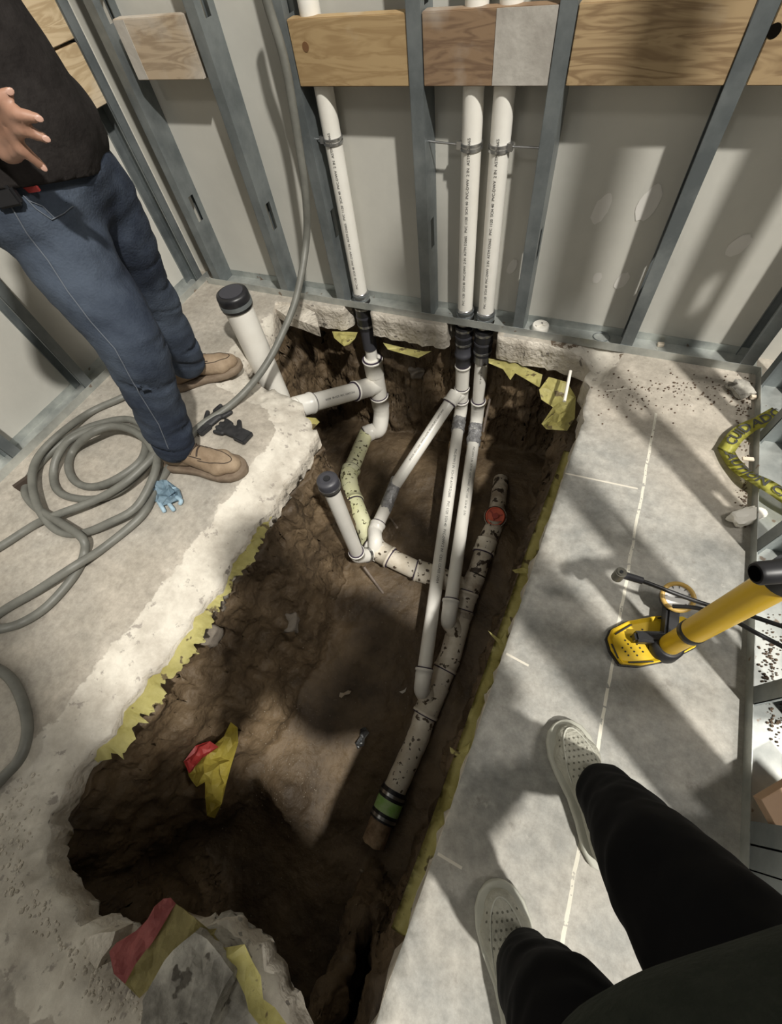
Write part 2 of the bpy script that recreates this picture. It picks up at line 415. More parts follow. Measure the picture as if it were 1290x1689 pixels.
back_line = [V(q) for q in [(-1.40, 1.50), (-1.25, 1.522), (-1.10, 1.53), (-1.045, 1.53), (-1.03, 1.655), (-.915, 1.655), (-.905, 1.53), (-.75, 1.528), (-.60, 1.524), (-.55, 1.53), (-.545, 1.655), (-.335, 1.655), (-.325, 1.53), (-.2, 1.525), (-.05, 1.515), (.02, 1.50), (.06, 1.47), (.045, 1.40), (.075, 1.33), (.07, 1.24), (.082, 1.15)]]
right_px = [(960, 700), (840, 1050), (720, 1400), (640, 1625), (608, 1725)]
right_line = [at(*p).to_2d() for p in right_px] + [V((.0, -.80))]
def dens(line, step=.02, jag=0.0, seed=0):
    out = []
    for a, b in zip(line, line[1:]):
        n = max(1, int((b - a).length / step))
        for k in range(n):
            p = a.lerp(b, k / n)
            if jag:
                d = (b - a).normalized(); nn = V((-d.y, d.x))
                p = p + nn * jag * (noise.noise(V((p.x * 22, p.y * 22, seed))) + .6 * noise.noise(V((p.x * 60, p.y * 60, seed))))
            out.append(p)
    return out
HL = dens(left_line, .014, .016, 1)
HB = dens([left_line[-1]] + back_line, .016, .008, 2)
HR = dens([back_line[-1]] + right_line + [left_line[0]], .02, .0)
HOLE = HL + HB + HR
HN = np.array([[p.x, p.y] for p in HOLE])
HLn = np.array([[p.x, p.y] for p in HL])
def seg_dist(P, line):
    A = line[:-1]; B = line[1:]; d = B - A; l2 = (d ** 2).sum(1) + 1e-12
    best = np.full(len(P), 9.0); idx = np.zeros(len(P), int)
    for i in range(len(A)):
        t = np.clip(((P - A[i]) @ d[i]) / l2[i], 0, 1); q = A[i] + t[:, None] * d[i]
        s = np.hypot(*(P - q).T); m = s < best; best[m] = s[m]; idx[m] = i
    return best, idx
def inside_np(P, poly):
    c = np.zeros(len(P), bool); n = len(poly); j = n - 1
    for i in range(n):
        yi, yj = poly[i, 1], poly[j, 1]
        if yi != yj:
            m = ((yi > P[:, 1]) != (yj > P[:, 1])) & (P[:, 0] < (poly[j, 0] - poly[i, 0]) * (P[:, 1] - yi) / (yj - yi) + poly[i, 0])
            c ^= m
        j = i
    return c
CHIP = .135
def build_slab():
    X0, X1, Y0, Y1 = -3.2, 3.6, -3.0, 1.66
    outer = [V((X0, Y0)), V((X1, Y0)), V((X1, Y1)), V((X0, Y1))]
    pts = list(HOLE); no = len(pts)
    cand = []
    gx = np.arange(-2.0, .75, .022); gy = np.arange(-1.2, 1.62, .022)
    G = np.array([(x + random.uniform(-.007, .007), y + random.uniform(-.007, .007)) for x in gx for y in gy])
    dist, _ = seg_dist(G, np.vstack([HN, HN[:1]])); ins = inside_np(G, HN)
    keep = (~ins) & (dist > .009) & ((dist < .30) | (np.random.RandomState(1).rand(len(G)) < .04))
    G = G[keep]
    far = [V((x, y)) for x in np.arange(-3, 3.5, .4) for y in np.arange(-2.8, -1.2, .4)]
    allp = pts + outer + [V(tuple(g)) for g in G] + far
    edges = [(i, (i + 1) % no) for i in range(no)] + [(no, no + 1), (no + 1, no + 2), (no + 2, no + 3), (no + 3, no)]
    vs, es, fs = delaunay_2d_cdt(allp, edges, [], 0, 1e-6)[:3]
    vn = np.array([[v.x, v.y] for v in vs])
    cen = np.array([vn[list(f)].mean(0) for f in fs]); fin = inside_np(cen, HN)
    dL, _ = seg_dist(vn, HLn)
    dA, _ = seg_dist(vn, np.vstack([HN, HN[:1]]))
    bm = bmesh.new(); bv = []; cl = bm.verts.layers.float.new('chip'); chips = []
    for i, v in enumerate(vs):
        z = 0.0; ch = 0.0
        wdt = CHIP * (1 + .12 * noise.noise(V((v.x * 3, v.y * 3, 5))))
        if v.y > 1.0: wdt *= .6
        if dL[i] < wdt:
            t = 1 - dL[i] / wdt
            step = min(1, t * 9); ch = min(1, t * 8)
            z = -.010 * step - .040 * t ** 1.5 + step * (.013 * noise.noise(V((v.x * 30, v.y * 30, 1))) + .008 * noise.noise(V((v.x * 75, v.y * 75, 2))))
        # broken corner at the back right of the pit
        c2 = (V((v.x, v.y)) - V((.075, 1.46))).length
        if c2 < .12 and v.x < .118 + (v.y - 1.4) * .2: z -= .045 * (1 - c2 / .12) + .02 * abs(noise.noise(V((v.x * 40, v.y * 40, 7))))
        if c2 < .12 and v.x < .118 + (v.y - 1.4) * .2: ch = 1
        nv_ = bm.verts.new((v.x, v.y, min(z, .004))); nv_[cl] = ch; bv.append(nv_)
    for f, skip in zip(fs, fin):
        if skip: continue
        try: bm.faces.new([bv[i] for i in f])
        except Exception: pass
    bmesh.ops.recalc_face_normals(bm, faces=bm.faces[:])
    for f in bm.faces:
        if f.normal.z < 0: f.normal_flip()
        # the chipped band shows bare broken aggregate
        c = f.calc_center_median()
        f.material_index = 0; f.smooth = True
    hole_edges = [e for e in bm.edges if e.is_boundary and all(-1.9 < v.co.x < .5 and -1.3 < v.co.y < 1.659 for v in e.verts)]
    me_idx = None
    # material by distance
    for f in bm.faces:
        c = f.calc_center_median()
        f.material_index = 0
    prev = hole_edges
    for k, zz in enumerate((-.035, -.035, -.04)):
        ex = bmesh.ops.extrude_edge_only(bm, edges=prev)
        nv = [g for g in ex['geom'] if isinstance(g, bmesh.types.BMVert)]
        for v in nv:
            v.co.z = v.co.z + zz if k < 2 else -.118
            v.co.x += .010 * noise.noise(V((v.co.x * 30, v.co.y * 30, k * 5))); v.co.y += .010 * noise.noise(V((v.co.x * 30, v.co.y * 30, 40 + k * 5)))
        for v in nv: v[cl] = 1.0
        for g in ex['geom']:
            if isinstance(g, bmesh.types.BMFace): g.material_index = 1; g.smooth = True
        prev = [g for g in ex['geom'] if isinstance(g, bmesh.types.BMEdge) and all(v in set(nv) for v in g.verts)]
    o = obj('floor', bm, M['floor'])
    o.data.materials.append(M['rim']); o['kind'] = 'structure'
    return o
floor = build_slab()

# ---------------------------------------------------------------- SOIL of the pit
def gz(px, py, z): p = at(px, py, z); return (p.x, p.y, z)
SOILZ = [gz(560, 690, -.86), gz(620, 760, -.84), gz(560, 800, -.83), gz(640, 830, -.82), gz(590, 850, -.83), gz(700, 780, -.80), gz(665, 870, -.80), gz(600, 930, -.80), gz(700, 910, -.82), gz(520, 960, -.82), gz(560, 1060, -.82), gz(480, 1130, -.80), gz(470, 1300, -.82),
         gz(400, 1200, -.78), gz(620, 1150, -.88), gz(700, 1200, -.955), gz(640, 1330, -.98), gz(600, 1500, -.98), gz(560, 1400, -.95), gz(520, 1600, -.98), (-.2, -.9, -.98), gz(540, 1330, -.92), gz(400, 1430, -.92), (-.5, -.8, -.96), (-.45, -.6, -.96), gz(250, 1400, -.9), gz(300, 1480, -.93), gz(820, 880, -.73), gz(870, 760, -.78), gz(880, 880, -.80), gz(820, 1020, -.86),
         gz(780, 1150, -.93), gz(500, 620, -.85), gz(690, 690, -.88), gz(480, 580, -.85), gz(760, 1000, -.85), gz(735, 1090, -.91), gz(620, 1390, -.975), gz(350, 1290, -.80), gz(770, 700, -.85), gz(840, 650, -.82)]
def build_soil():
    st = .0115
    xs = np.arange(-1.62, .16, st); ys = np.arange(-1.15, 1.72, st)
    XX, YY = np.meshgrid(xs, ys, indexing='ij'); P = np.stack([XX.ravel(), YY.ravel()], 1)
    poly = HN.copy()
    # below the slab the dug soil runs further back than the slab's lip
    poly[:, 1] = np.where((poly[:, 1] > 1.45) & (poly[:, 0] > -1.4), np.maximum(poly[:, 1], 1.665), poly[:, 1])
    # and at the front it is dug away under the slab as well
    fr_ = np.clip((-.36 - poly[:, 1]) / .05, 0, 1) * (poly[:, 0] < -.12); poly[:, 1] = np.maximum(poly[:, 1] - (.12 + .5 * np.clip((poly[:, 0] + .66) / .12, 0, 1)) * fr_ * (poly[:, 0] > -.86), -1.08)
    ring = np.vstack([poly, poly[:1]])
    d, idx = seg_dist(P, ring); ins = inside_np(P, poly); sd = np.where(ins, d, -d)
    K = np.array(SOILZ); D2 = ((P[:, None, :] - K[None, :, :2]) ** 2).sum(2) + .0012; W = 1 / D2 ** 1.25
    zf = (W * K[:, 2]).sum(1) / W.sum(1)
    nl = len(HL)
    Z = np.zeros(len(P))
    bm = bmesh.new(); vv = []
    for i, (x, y) in enumerate(P):
        left = idx[i] < nl
        w_ = .15 if left else .05
        if left and y > .35: w_ = .15 - .10 * min(1, (y - .35) / .3)
        if y < -.42: w_ = .15 - .10 * min(1, (-.42 - y) / .12)
        w_ *= 1 + .5 * noise.noise(V((x * 5, y * 5, 11)))
        s = sd[i] + .03 * noise.noise(V((x * 9, y * 9, 2))) + .012 * noise.noise(V((x * 26, y * 26, 2)))
        t = min(1, max(0, s / w_)); t = t * t * (3 - 2 * t) if not left else t ** .8
        z = -.15 + (zf[i] + .15) * t
        a = .020 if 0 < t < 1 else .010
        q = V((x, y, z))
        z += a * noise.noise(q * 11) + .6 * a * noise.noise(q * 25) + .35 * a * noise.noise(q * 60)
        if sd[i] < -.01: z = min(z, -.15)
        dx = dy = 0
        if 0 < t < 1:
            dx = .02 * noise.noise(V((x * 5, y * 5, z * 6))); dy = .02 * noise.noise(V((x * 5, y * 5, z * 6 + 30)))
        vv.append(bm.verts.new((x + dx, y + dy, z)))
    ny = len(ys)
    for i in range(len(xs) - 1):
        for j in range(ny - 1):
            a, b, c, e = i * ny + j, (i + 1) * ny + j, (i + 1) * ny + j + 1, i * ny + j + 1
            if max(sd[a], sd[b], sd[c], sd[e]) < -.06: continue
            f = bm.faces.new((vv[a], vv[b], vv[c], vv[e])); f.smooth = True
    bmesh.ops.delete(bm, geom=[v for v in bm.verts if not v.link_faces], context='VERTS')
    bmesh.ops.triangulate(bm, faces=bm.faces[:])
    for k in range(4):
        es = [e for e in bm.edges if e.calc_length() > .022 and e.verts[0].co.z < -.11]
        if not es: break
        bmesh.ops.subdivide_edges(bm, edges=es, cuts=1); bmesh.ops.triangulate(bm, faces=[f for f in bm.faces if len(f.verts) > 3])
    bm.normal_update()
    disp = {}
    for v in bm.verts:
        q = v.co; n = v.normal
        st_ = max(0, min(1, (1 - abs(n.z)) * 1.6))
        if st_ > .05:
            a = noise.noise(q * 7 + V((3, 0, 0))); b = noise.noise(q * 17 + V((9, 0, 0))); c = abs(noise.noise(q * 34)); e = noise.noise(q * 80)
            disp[v] = V((n.x, n.y, n.z * .3)) * st_ * (.030 * a + .020 * b - .016 * c + .004 * e)
    for v, d_ in disp.items(): v.co += d_
    for f in bm.faces: f.smooth = True
    # sun-dried crusts: bare faces only
    return obj('pit_soil', bm, M['soil'], kind='structure')
soil = build_soil()
from mathutils.bvhtree import BVHTree
bpy.context.view_layer.update()
SB = BVHTree.FromObject(soil, bpy.context.evaluated_depsgraph_get())
def sz(x, y):
    h = SB.ray_cast(V((x, y, 0)), V((0, 0, -1))); return h[0].z if h[0] else -.9
def onsoil(px, py):
    h = SB.ray_cast(V((0, 0, H)), ray(px, py).normalized()); return h[0] if h[0] else at(px, py, -.85)

# gravel on the pit's floor: nobody could count it
bm = bmesh.new(); rs = random.Random(5)
for cpx, cpy, sx, sy, n in ((470, 1240, 45, 75, 330), (700, 820, 60, 60, 130), (640, 930, 60, 60, 110), (560, 1400, 150, 130, 160), (600, 1080, 120, 120, 120), (860, 830, 40, 50, 120), (360, 1180, 60, 80, 120)):
    for k in range(n):
        p = onsoil(cpx + rs.gauss(0, sx), cpy + rs.gauss(0, sy))
        if p.z > -.6: continue
        s = rs.uniform(.0010, .0034); r = bmesh.ops.create_icosphere(bm, subdivisions=1, radius=s)
        bmesh.ops.transform(bm, matrix=Matrix.Translation(p) @ Matrix.Diagonal((1, rs.uniform(.6, 1.3), .7, 1)), verts=r['verts'])
tag(obj('gravel', bm, M['gravel']), 'fine pale grit scattered over the brown pit bottom', 'gravel', kind='stuff')
# clods and stones on the left face of the dug soil
for i, (px, py, s, lb) in enumerate([(403, 915, .045, 'smooth grey stone in the pit wall just under the torn yellow flap'), (352, 1000, .04, 'rounded brown stone in the pit wall beside the yellow sheet'), (228, 1172, .035, 'small pale stone at the slab edge above the dug soil wall'),
                                 (690, 610, .045, 'rounded clay lump on the back pit wall between the pipes'), (480, 1030, .04, 'brown stone lodged low in the left pit wall'), (340, 1050, .045, 'muddy stone in the hollow of the left pit wall')]):
    p = onsoil(px, py); rock('embedded_stone', p - V((.01, -.005, .012)), (s, s * .8, s * .7), M['stone'], lb, 'stone', seed=i * 1.3, amp=.3)

# ---------------------------------------------------------------- yellow vapour barrier, torn along the slab edges
def sheet_strip(line, side, wfun, z0, zfall, name, label, seed=0):
    line = [V(p) for p in line]; bm = bmesh.new(); rows = []
    s = 0
    for i, p in enumerate(line):
        a = line[max(i - 1, 0)]; b = line[min(i + 1, len(line) - 1)]; t = (b - a).normalized(); n = V((-t.y, t.x)) * side
        wd = wfun(p, i / (len(line) - 1))
        wd *= 1 + 1.1 * noise.noise(V((p.x * 8, p.y * 8, seed))) + .4 * noise.noise(V((p.x * 30, p.y * 30, seed))) + .35 * noise.noise(V((p.x * 90, p.y * 90, seed)))
        wd += .024 * noise.noise(V((p.x * 13, p.y * 13, seed + 2))) + .013 * noise.noise(V((p.x * 34, p.y * 34, seed + 3)))
        wd += .016 * max(0, noise.noise(V((p.x * 55, p.y * 55, seed + 4)))) * 2 - .007 * abs(noise.noise(V((p.x * 20, p.y * 20, seed + 6)))) * 2
        wd = max(wd, .002)
        if noise.noise(V((p.x * 31, p.y * 31, seed + 9))) > .38: wd *= .5
        row = []
        for k in range(5):
            u = k / 4; q = p + n * (-.03 + u * (wd + .03))
            z = z0 - zfall * u * u + .008 * noise.noise(V((q.x * 25, q.y * 25, seed))) * u
            row.append(bm.verts.new((q.x, q.y, z)))
        rows.append(row)
    for a, b in zip(rows, rows[1:]):
        for k in range(4):
            f = bm.faces.new((a[k], b[k], b[k + 1], a[k + 1])); f.smooth = True
    bmesh.ops.solidify(bm, geom=bm.faces[:], thickness=.0012)
    return tag(obj(name, bm, M['vapor']), label, 'plastic sheet')
def dl(pxs, z=0, step=.005): return dens([at(x, y, z).to_2d() for x, y in pxs], step, 0)
# inside lies to the right when walking from the front to the back along the left side
sheet_strip(dl([(118, 1250), (160, 1207), (215, 1124), (290, 1032), (345, 960), (400, 872), (440, 822)], 0), -1, lambda p, t: float(np.interp(t, [0, .08, .2, .33, .45, .55, .62, .7, .8, .9, 1], [.004, .045, .05, .042, .05, .04, .016, .022, .030, .016, .008])), -.072, .016, 'vapor_barrier', 'torn yellow plastic sheet along the broken left slab edge', 3)
sheet_strip(dl([(958, 712), (900, 872), (840, 1050), (780, 1225), (720, 1400), (655, 1580)], 0), 1, lambda p, t: float(np.interp(t, [0, .05, .12, .2, .26, .33, .38, .43, .5, .58, .61, .63, .70, .75, .82, .90, .96, 1], [.02, .03, .028, .036, .022, .036, .014, .022, .026, .044, .010, .006, .036, .030, .062, .075, .08, .03])), -.112, .010, 'vapor_barrier', 'ragged yellow plastic sheet under the straight saw-cut slab edge', 8)
def flap(pxs, z, label, amp=.008, m='vapor', name='torn_plastic_flap', n=9, zs=None, seed=1):
    pts = [tuple(at(x, y, zs[i] if zs else z)) for i, (x, y) in enumerate(pxs)]
    return crumple(name, pts, .0015, M[m], label, 'plastic scrap', amp=amp, n=n, seed=seed)
flap([(493, 690), (522, 692), (528, 698), (512, 712), (500, 740), (478, 768), (490, 735)], -.07, 'bright yellow plastic corner beside the horizontal white drain pipe')
flap([(360, 905), (372, 893), (398, 888), (418, 884), (423, 893), (405, 898), (380, 912), (365, 925)], -.08, 'small yellow strip sticking out above the grey stone')
flap([(290, 1030), (300, 1000), (330, 980), (342, 986), (328, 1003), (310, 1020), (300, 1045)], -.08, 'curled yellow strip sticking out by the brown stone')
flap([(890, 640), (905, 622), (935, 632), (950, 655), (948, 690), (935, 712), (900, 712), (893, 700), (912, 672), (893, 660)], -.10, 'wide yellow plastic flap hanging in the back right pit corner', zs=[-.1, -.1, -.1, -.1, -.1, -.12, -.18, -.2, -.16, -.13])
flap([(806, 592), (850, 604), (895, 618), (890, 640), (866, 626), (850, 614), (842, 626), (830, 608), (806, 602)], -.14, 'yellow plastic strip under the slab lip right of the black couplings')
flap([(632, 566), (665, 574), (700, 580), (712, 580), (690, 590), (660, 584), (640, 578)], -.14, 'thin yellow strip under the slab lip between the pipe groups')
flap([(548, 548), (590, 548), (586, 560), (568, 573), (552, 560)], -.13, 'pale yellow tongue hanging under the slab lip left of the first coupling')
flap([(805, 1040), (825, 1055), (835, 1040), (838, 1062), (825, 1085), (822, 1062), (812, 1050)], -.10, 'twisted yellow shred poking into the pit near two long pipes', amp=.004, n=6)
flap([(742, 1232), (755, 1240), (775, 1225), (772, 1240), (755, 1247), (743, 1243)], -.10, 'curled yellow shred low on the right pit edge', amp=.003, n=6)
flap([(845, 940), (862, 936), (880, 940), (872, 946), (850, 945)], -.10, 'pointed yellow shred on the right pit edge near red plug', amp=.003, n=6)

# ---------------------------------------------------------------- WALLS
YB, DP = 1.55, .092
XL = -1.865; XR = .585
ZT = 2.5
def stud(parent, x, y, face, zt=ZT, name='stud', holes=(.33, .94, 1.55, 2.16), flip=1):
    """C stud; face 'Y': front flange in the plane y, runs back to y+DP, web at x ; face 'X': the same for side walls"""
    bm = bmesh.new(); t = .0016; fw = .041; lip = .008
    def b(u0, u1, v0, v1, z0, z1):
        if face == 'Y': c = ((x + (u0 + u1) / 2 * flip), y + (v0 + v1) / 2, (z0 + z1) / 2); s = (abs(u1 - u0), abs(v1 - v0), z1 - z0)
        else: c = (x + (v0 + v1) / 2, y + (u0 + u1) / 2 * flip, (z0 + z1) / 2); s = (abs(v1 - v0), abs(u1 - u0), z1 - z0)
        box(bm, c, s)
    b(-fw, 0, 0, t, .002, zt); b(-fw, 0, DP - t, DP, .002, zt)
    b(-fw, -fw + t, 0, lip, .002, zt); b(-fw, -fw + t, DP - lip, DP, .002, zt)
    z = .002
    for h in holes:
        if h > zt: break
        b(-t, 0, t, DP - t, z, h - .05); b(-t, 0, t, .03, h - .05, h + .05); b(-t, 0, DP - .03, DP - t, h - .05, h + .05); z = h + .05
    b(-t, 0, t, DP - t, z, zt)
    return obj(name, bm, M['galv'], parent)
# drywall behind the studs
def panel(name, c, s, m=M['drywall']):
    bm = bmesh.new(); box(bm, c, s); return obj(name, bm, m, kind='structure')
wall_back = panel('wall_back', ((XL + .70) / 2 - .05, YB + DP + .0065, ZT / 2), (.75 - XL + .1, .0127, ZT))
wall_left = panel('wall_left', (XL - DP - .0065, -.65, ZT / 2), (.0127, 4.6, ZT))
wall_right = panel('wall_right', (XR + .052, -1.815, 1.5), (.118, 2.2, 3.0))
# joint-compound dabs on the back panels (thin raised smears)
bm = bmesh.new()
for px, py, a, b_, r in ((845, 440, .016, .030, .35), (1026, 463, .018, .032, .4), (992, 345, .022, .045, .25), (1070, 335, .028, .05, .25), (1218, 405, .022, .035, .5), (985, 458, .014, .02, .3), (538, 407, .006, .018, 0)):
    p = at_y(px, py, YB + DP)
    vs = []
    for k in range(18):
        an = 2 * math.pi * k / 18; rr = 1 + .2 * noise.noise(V((math.cos(an) * 2 + px, math.sin(an) * 2, 0)))
        u = a * rr * math.cos(an); v = b_ * rr * math.sin(an); vs.append(bm.verts.new((p.x + u * math.cos(r) + v * math.sin(r), p.y - .0012, p.z - u * math.sin(r) + v * math.cos(r))))
    bm.faces.new(vs)
bmesh.ops.recalc_face_normals(bm, faces=bm.faces[:])
obj('compound_dab', bm, mat('joint_compound', (.66, .64, .60), (.72, .70, .66), rough=.8), wall_back, kind='stuff')

def track_y(parent, x0, x1, holes):
    bm = bmesh.new(); t = .0018; hgt = .032
    box(bm, ((x0 + x1) / 2, YB - .001, hgt / 2), (x1 - x0, t, hgt)); box(bm, ((x0 + x1) / 2, YB + DP - .001, hgt / 2), (x1 - x0, t, hgt))
    # the web is cut out round every pipe
    xs = sorted(holes); edges = [x0]
    for (hx, hr) in xs:
        edges += [hx - hr, hx + hr]
    edges.append(x1)
    for i in range(0, len(edges), 2): box(bm, ((edges[i] + edges[i + 1]) / 2, YB + DP / 2, .0015), (edges[i + 1] - edges[i], DP, t))
    for hx, hr in xs:
        # ring-shaped remainder: square opening filled up to a circle
        n = 24; cir = [(hx + hr * .97 * math.cos(2 * math.pi * k / n), YB + .048 + hr * .97 * math.sin(2 * math.pi * k / n)) for k in range(n)]
        sq = []
        for k in range(n):
            a = 2 * math.pi * k / n; c, s = math.cos(a), math.sin(a); m_ = max(abs(c) / hr, abs(s) / (DP / 2)); sq.append((hx + c / m_, YB + DP / 2 + s / m_))
        cv = [bm.verts.new((*p, .0024)) for p in cir]; sv = [bm.verts.new((*p, .0024)) for p in sq]
        for k in range(n): bm.faces.new((cv[k], cv[(k + 1) % n], sv[(k + 1) % n], sv[k]))
    return obj('bottom_track', bm, M['galvtrack'], parent)
PX1, PX2, PX3, PY = -.977, -.487, -.398, 1.598
track_y(wall_back, XL + .03, XR, [(PX1, .040), (PX2, .040), (PX3, .040)])
for x in (-1.745, -1.340, -1.035, -.622, -.232, .172, .560): stud(wall_back, x, YB, 'Y')
# left wall: track and studs
def track_x(parent, x, y0, y1):
    bm = bmesh.new(); t = .0018
    box(bm, (x, (y0 + y1) / 2, .016), (t, y1 - y0, .032)); box(bm, (x - DP if parent is wall_left else x + DP, (y0 + y1) / 2, .016), (t, y1 - y0, .032))
    c = x - DP / 2 if parent is wall_left else x + DP / 2
    box(bm, (c, (y0 + y1) / 2, .0015), (DP, y1 - y0, t))
    return obj('bottom_track', bm, M['galvtrack'], parent)
track_x(wall_left, XL, -2.6, 1.60)
for y in (1.56, 1.165, .757, .362, -.05, -.46): stud(wall_left, XL - DP, y, 'X')
track_x(wall_right, XR, .075, 1.55)
for y in (1.50, 1.245, .845, .440, .165, .122, .080): stud(wall_right, XR, y, 'X', name='stud')
# side of the right wall beyond: blank wall piece in the back corner
# blocking boards between the studs
W1 = wood_mat('pine_light', (.33, .22, .105), (.42, .295, .15), (.52, .47, .38), .12, 1)
W2 = wood_mat('pine_brown_stained', (.17, .105, .062), (.26, .17, .10), (.45, .40, .34), .30, 2)
W3 = wood_mat('pine_orange_grain', (.25, .165, .085), (.40, .285, .155), (.46, .40, .31), .22, 3)
W4 = wood_mat('pine_dusty', (.33, .25, .17), (.47, .37, .26), (.56, .52, .46), .55, 4)
W5 = wood_mat('pine_side_wall', (.42, .31, .18), (.56, .44, .28), (.62, .57, .48), .25, 5, 'Y')
WD = mat('dusty_end', (.36, .335, .30), (.50, .475, .43), rough=.9, scale=9, bump=.2)
def board(parent, x0, x1, z0, z1, m, y=YB + .004, label=None, knot=None):
    bm = bmesh.new(); vs = box(bm, ((x0 + x1) / 2, y + .019, (z0 + z1) / 2), (x1 - x0, .038, z1 - z0))
    bmesh.ops.bevel(bm, geom=bm.edges[:], offset=.002, segments=2, affect='EDGES')
    o = obj('blocking_board', bm, m, parent)
    if label: o['label'] = label
    if knot:
        bm = bmesh.new(); tube(bm, [(knot[0], y - .0008, knot[1]), (knot[0], y + .003, knot[1])], [knot[2], knot[2]], 16); obj('knot', bm, mat('knot_wood', (.17, .085, .035), rough=.7), o)
    return o
kp = at_y(503, 78, YB)
board(wall_back, -1.033, -.663, .742, .884, W1, label='pale yellow pine board with a round knot', knot=(kp.x, kp.z, .011))
b2 = board(wall_back, -.620, -.274, .742, .884, W2, label='brown stained board with a grey dusty right end')
bm = bmesh.new(); xa = at_y(815, 70, YB).x
box(bm, ((xa - .274) / 2, YB + .0035, .8135), (-.276 - xa, .002, .139)); obj('dusty_patch', bm, WD, b2)
board(wall_back, -.230, .130, .742, .884, W3, label='orange pine board with strong wavy grain')
kp = at_y(1277, 52, YB)
b4 = board(wall_back, .174, .518, .742, .884, W3, label='short pine board with a dark hole')
bm = bmesh.new(); tube(bm, [(kp.x, YB + .0034, kp.z), (kp.x, YB + .006, kp.z)], [.0125, .0125], 16); obj('hole_shade_disc', bm, mat('hole_shade', (.006, .005, .004), rough=1, spec=0), b4)  # flat near-black disc paints the shade inside the hole
b5 = board(wall_back, -1.70, -1.405, .76, .905, W4, label='dusty pine board with a whitewashed left end')
bm = bmesh.new(); p1 = at_y(165, 60, YB); box(bm, (-1.675, YB + .0035, .8325), (.046, .002, .141)); obj('dusty_patch', bm, WD, b5)
def board_x(y0, y1, z0, z1, lab):
    bm = bmesh.new(); box(bm, (XL - .004 - .019, (y0 + y1) / 2, (z0 + z1) / 2), (.038, y1 - y0, z1 - z0)); bmesh.ops.bevel(bm, geom=bm.edges[:], offset=.002, segments=2, affect='EDGES')
    o = obj('blocking_board', bm, W5, wall_left); o['label'] = lab; return o
board_x(1.166, 1.518, .708, .866, 'lower pine board spattered with white'); board_x(1.166, 1.518, .874, 1.03, 'upper pine board of the stacked pair')
board_x(.758, 1.122, .708, .866, 'plain pine board nearer the front')

# ---------------------------------------------------------------- vertical pipes on the back wall
def letters(txt, size, origin, xdir, ydir, mt, parent, name='printed_text', off=.0006):
    cu = bpy.data.curves.new(name, 'FONT'); cu.body = txt; cu.size = size; cu.align_x = 'LEFT'; cu.align_y = 'CENTER'; cu.resolution_u = 2
    t = bpy.data.objects.new('tmp', cu); COL.objects.link(t); bpy.context.view_layer.update()
    me = bpy.data.meshes.new_from_object(t.evaluated_get(bpy.context.evaluated_depsgraph_get())); bpy.data.objects.remove(t)
    X = V(xdir).normalized(); Y_ = V(ydir); Y_ = (Y_ - X * Y_.dot(X)).normalized(); Z = X.cross(Y_)
    mm = Matrix((X, Y_, Z)).transposed().to_4x4(); mm.translation = V(origin) + Z * off
    me.transform(mm); me.materials.clear(); me.materials.append(mt)
    return obj(name, me, mt, parent)
def print_on(a, b, r, toward, txt, size, parent, start=.1, flipx=False):
    """printing along a pipe from a to b on the side facing 'toward'"""
    a, b = V(a), V(b); X = (b - a).normalized(); n = V(toward) - a; n = (n - X * n.dot(X)).normalized()
    Y_ = n.cross(X)
    return letters(txt, size, a + X * start * (b - a).length + n * (r + .0003), X, Y_, M['print'], parent)
CAMP = (0.25, -.15, 1.3)
TXT = 'PVC 1120  SCH 40  PVC-DWV  2 IN  ASTM D2665   PVC 1120  SCH 40  PVC-DWV  2 IN  ASTM D2665'
for i, (x, lab, rod) in enumerate(((PX1, 'white vertical pipe on the wall standing alone at left', -1), (PX2, 'left one of the two close white vertical wall pipes', -1), (PX3, 'right one of the two close white vertical wall pipes', 1))):
    t = thing('wall_pipe', lab, 'pipe', (x, PY, .03), 'vertical pipes on the stud wall')
    r = .0305
    pipe('pipe', [(x, PY, .045), (x, PY, 2.2)], r, M['pvc'], t)
    print_on((x, PY, .08), (x, PY, 1.2), r, (x * .55 - .12, 0, .6), TXT, .0125, t, .0)
    bm = bmesh.new(); tube(bm, [(x, PY, -.02), (x, PY, .012), (x, PY, .014), (x, PY, .05), (x, PY, .052)], [.034, .034, .036, .036, .033], 24); obj('coupling_band', bm, M['clamp'], t)
    for zz in (.022, .042):
        bm = bmesh.new(); tube(bm, [(x, PY, zz - .003), (x, PY, zz + .003)], .0375, 24); obj('band_clamp', bm, M['galv'], t)
    # hanger clamp with its rod to the stud
    h = thing('pipe_clamp', ['steel ring clamp on the lone left wall pipe', 'steel ring clamp with long rod on the left close pipe', 'steel ring clamp on the rightmost wall pipe'][i], 'clamp', (x, PY, .6), 'ring clamps on wall pipes')
    bm = bmesh.new()
    for dz in (-.006, .006): tube(bm, [(x, PY, .597 + dz - .0035), (x, PY, .597 + dz + .0035)], .0345, 24)
    obj('ring', bm, M['clamp'], h)
    sx = {0: -1.035, 1: -.622, 2: -.274}[i]
    e = x + rod * .034
    bm = bmesh.new(); tube(bm, [(e, PY - .01, .6), (sx + (.0 if i else -.035), PY - .012, .606 if i == 1 else .60)], .0032, 10)
    box(bm, (e, PY - .012, .6), (.016, .014, .02)); obj('rod', bm, M['clamp'], h)
    if i == 0:
        bm = bmesh.new(); tube(bm, [(sx - .04, PY - .012, .6), (sx - .028, PY - .012, .6)], .008, 6); obj('nut', bm, M['clamp'], h)
    adopt(t); adopt(h)

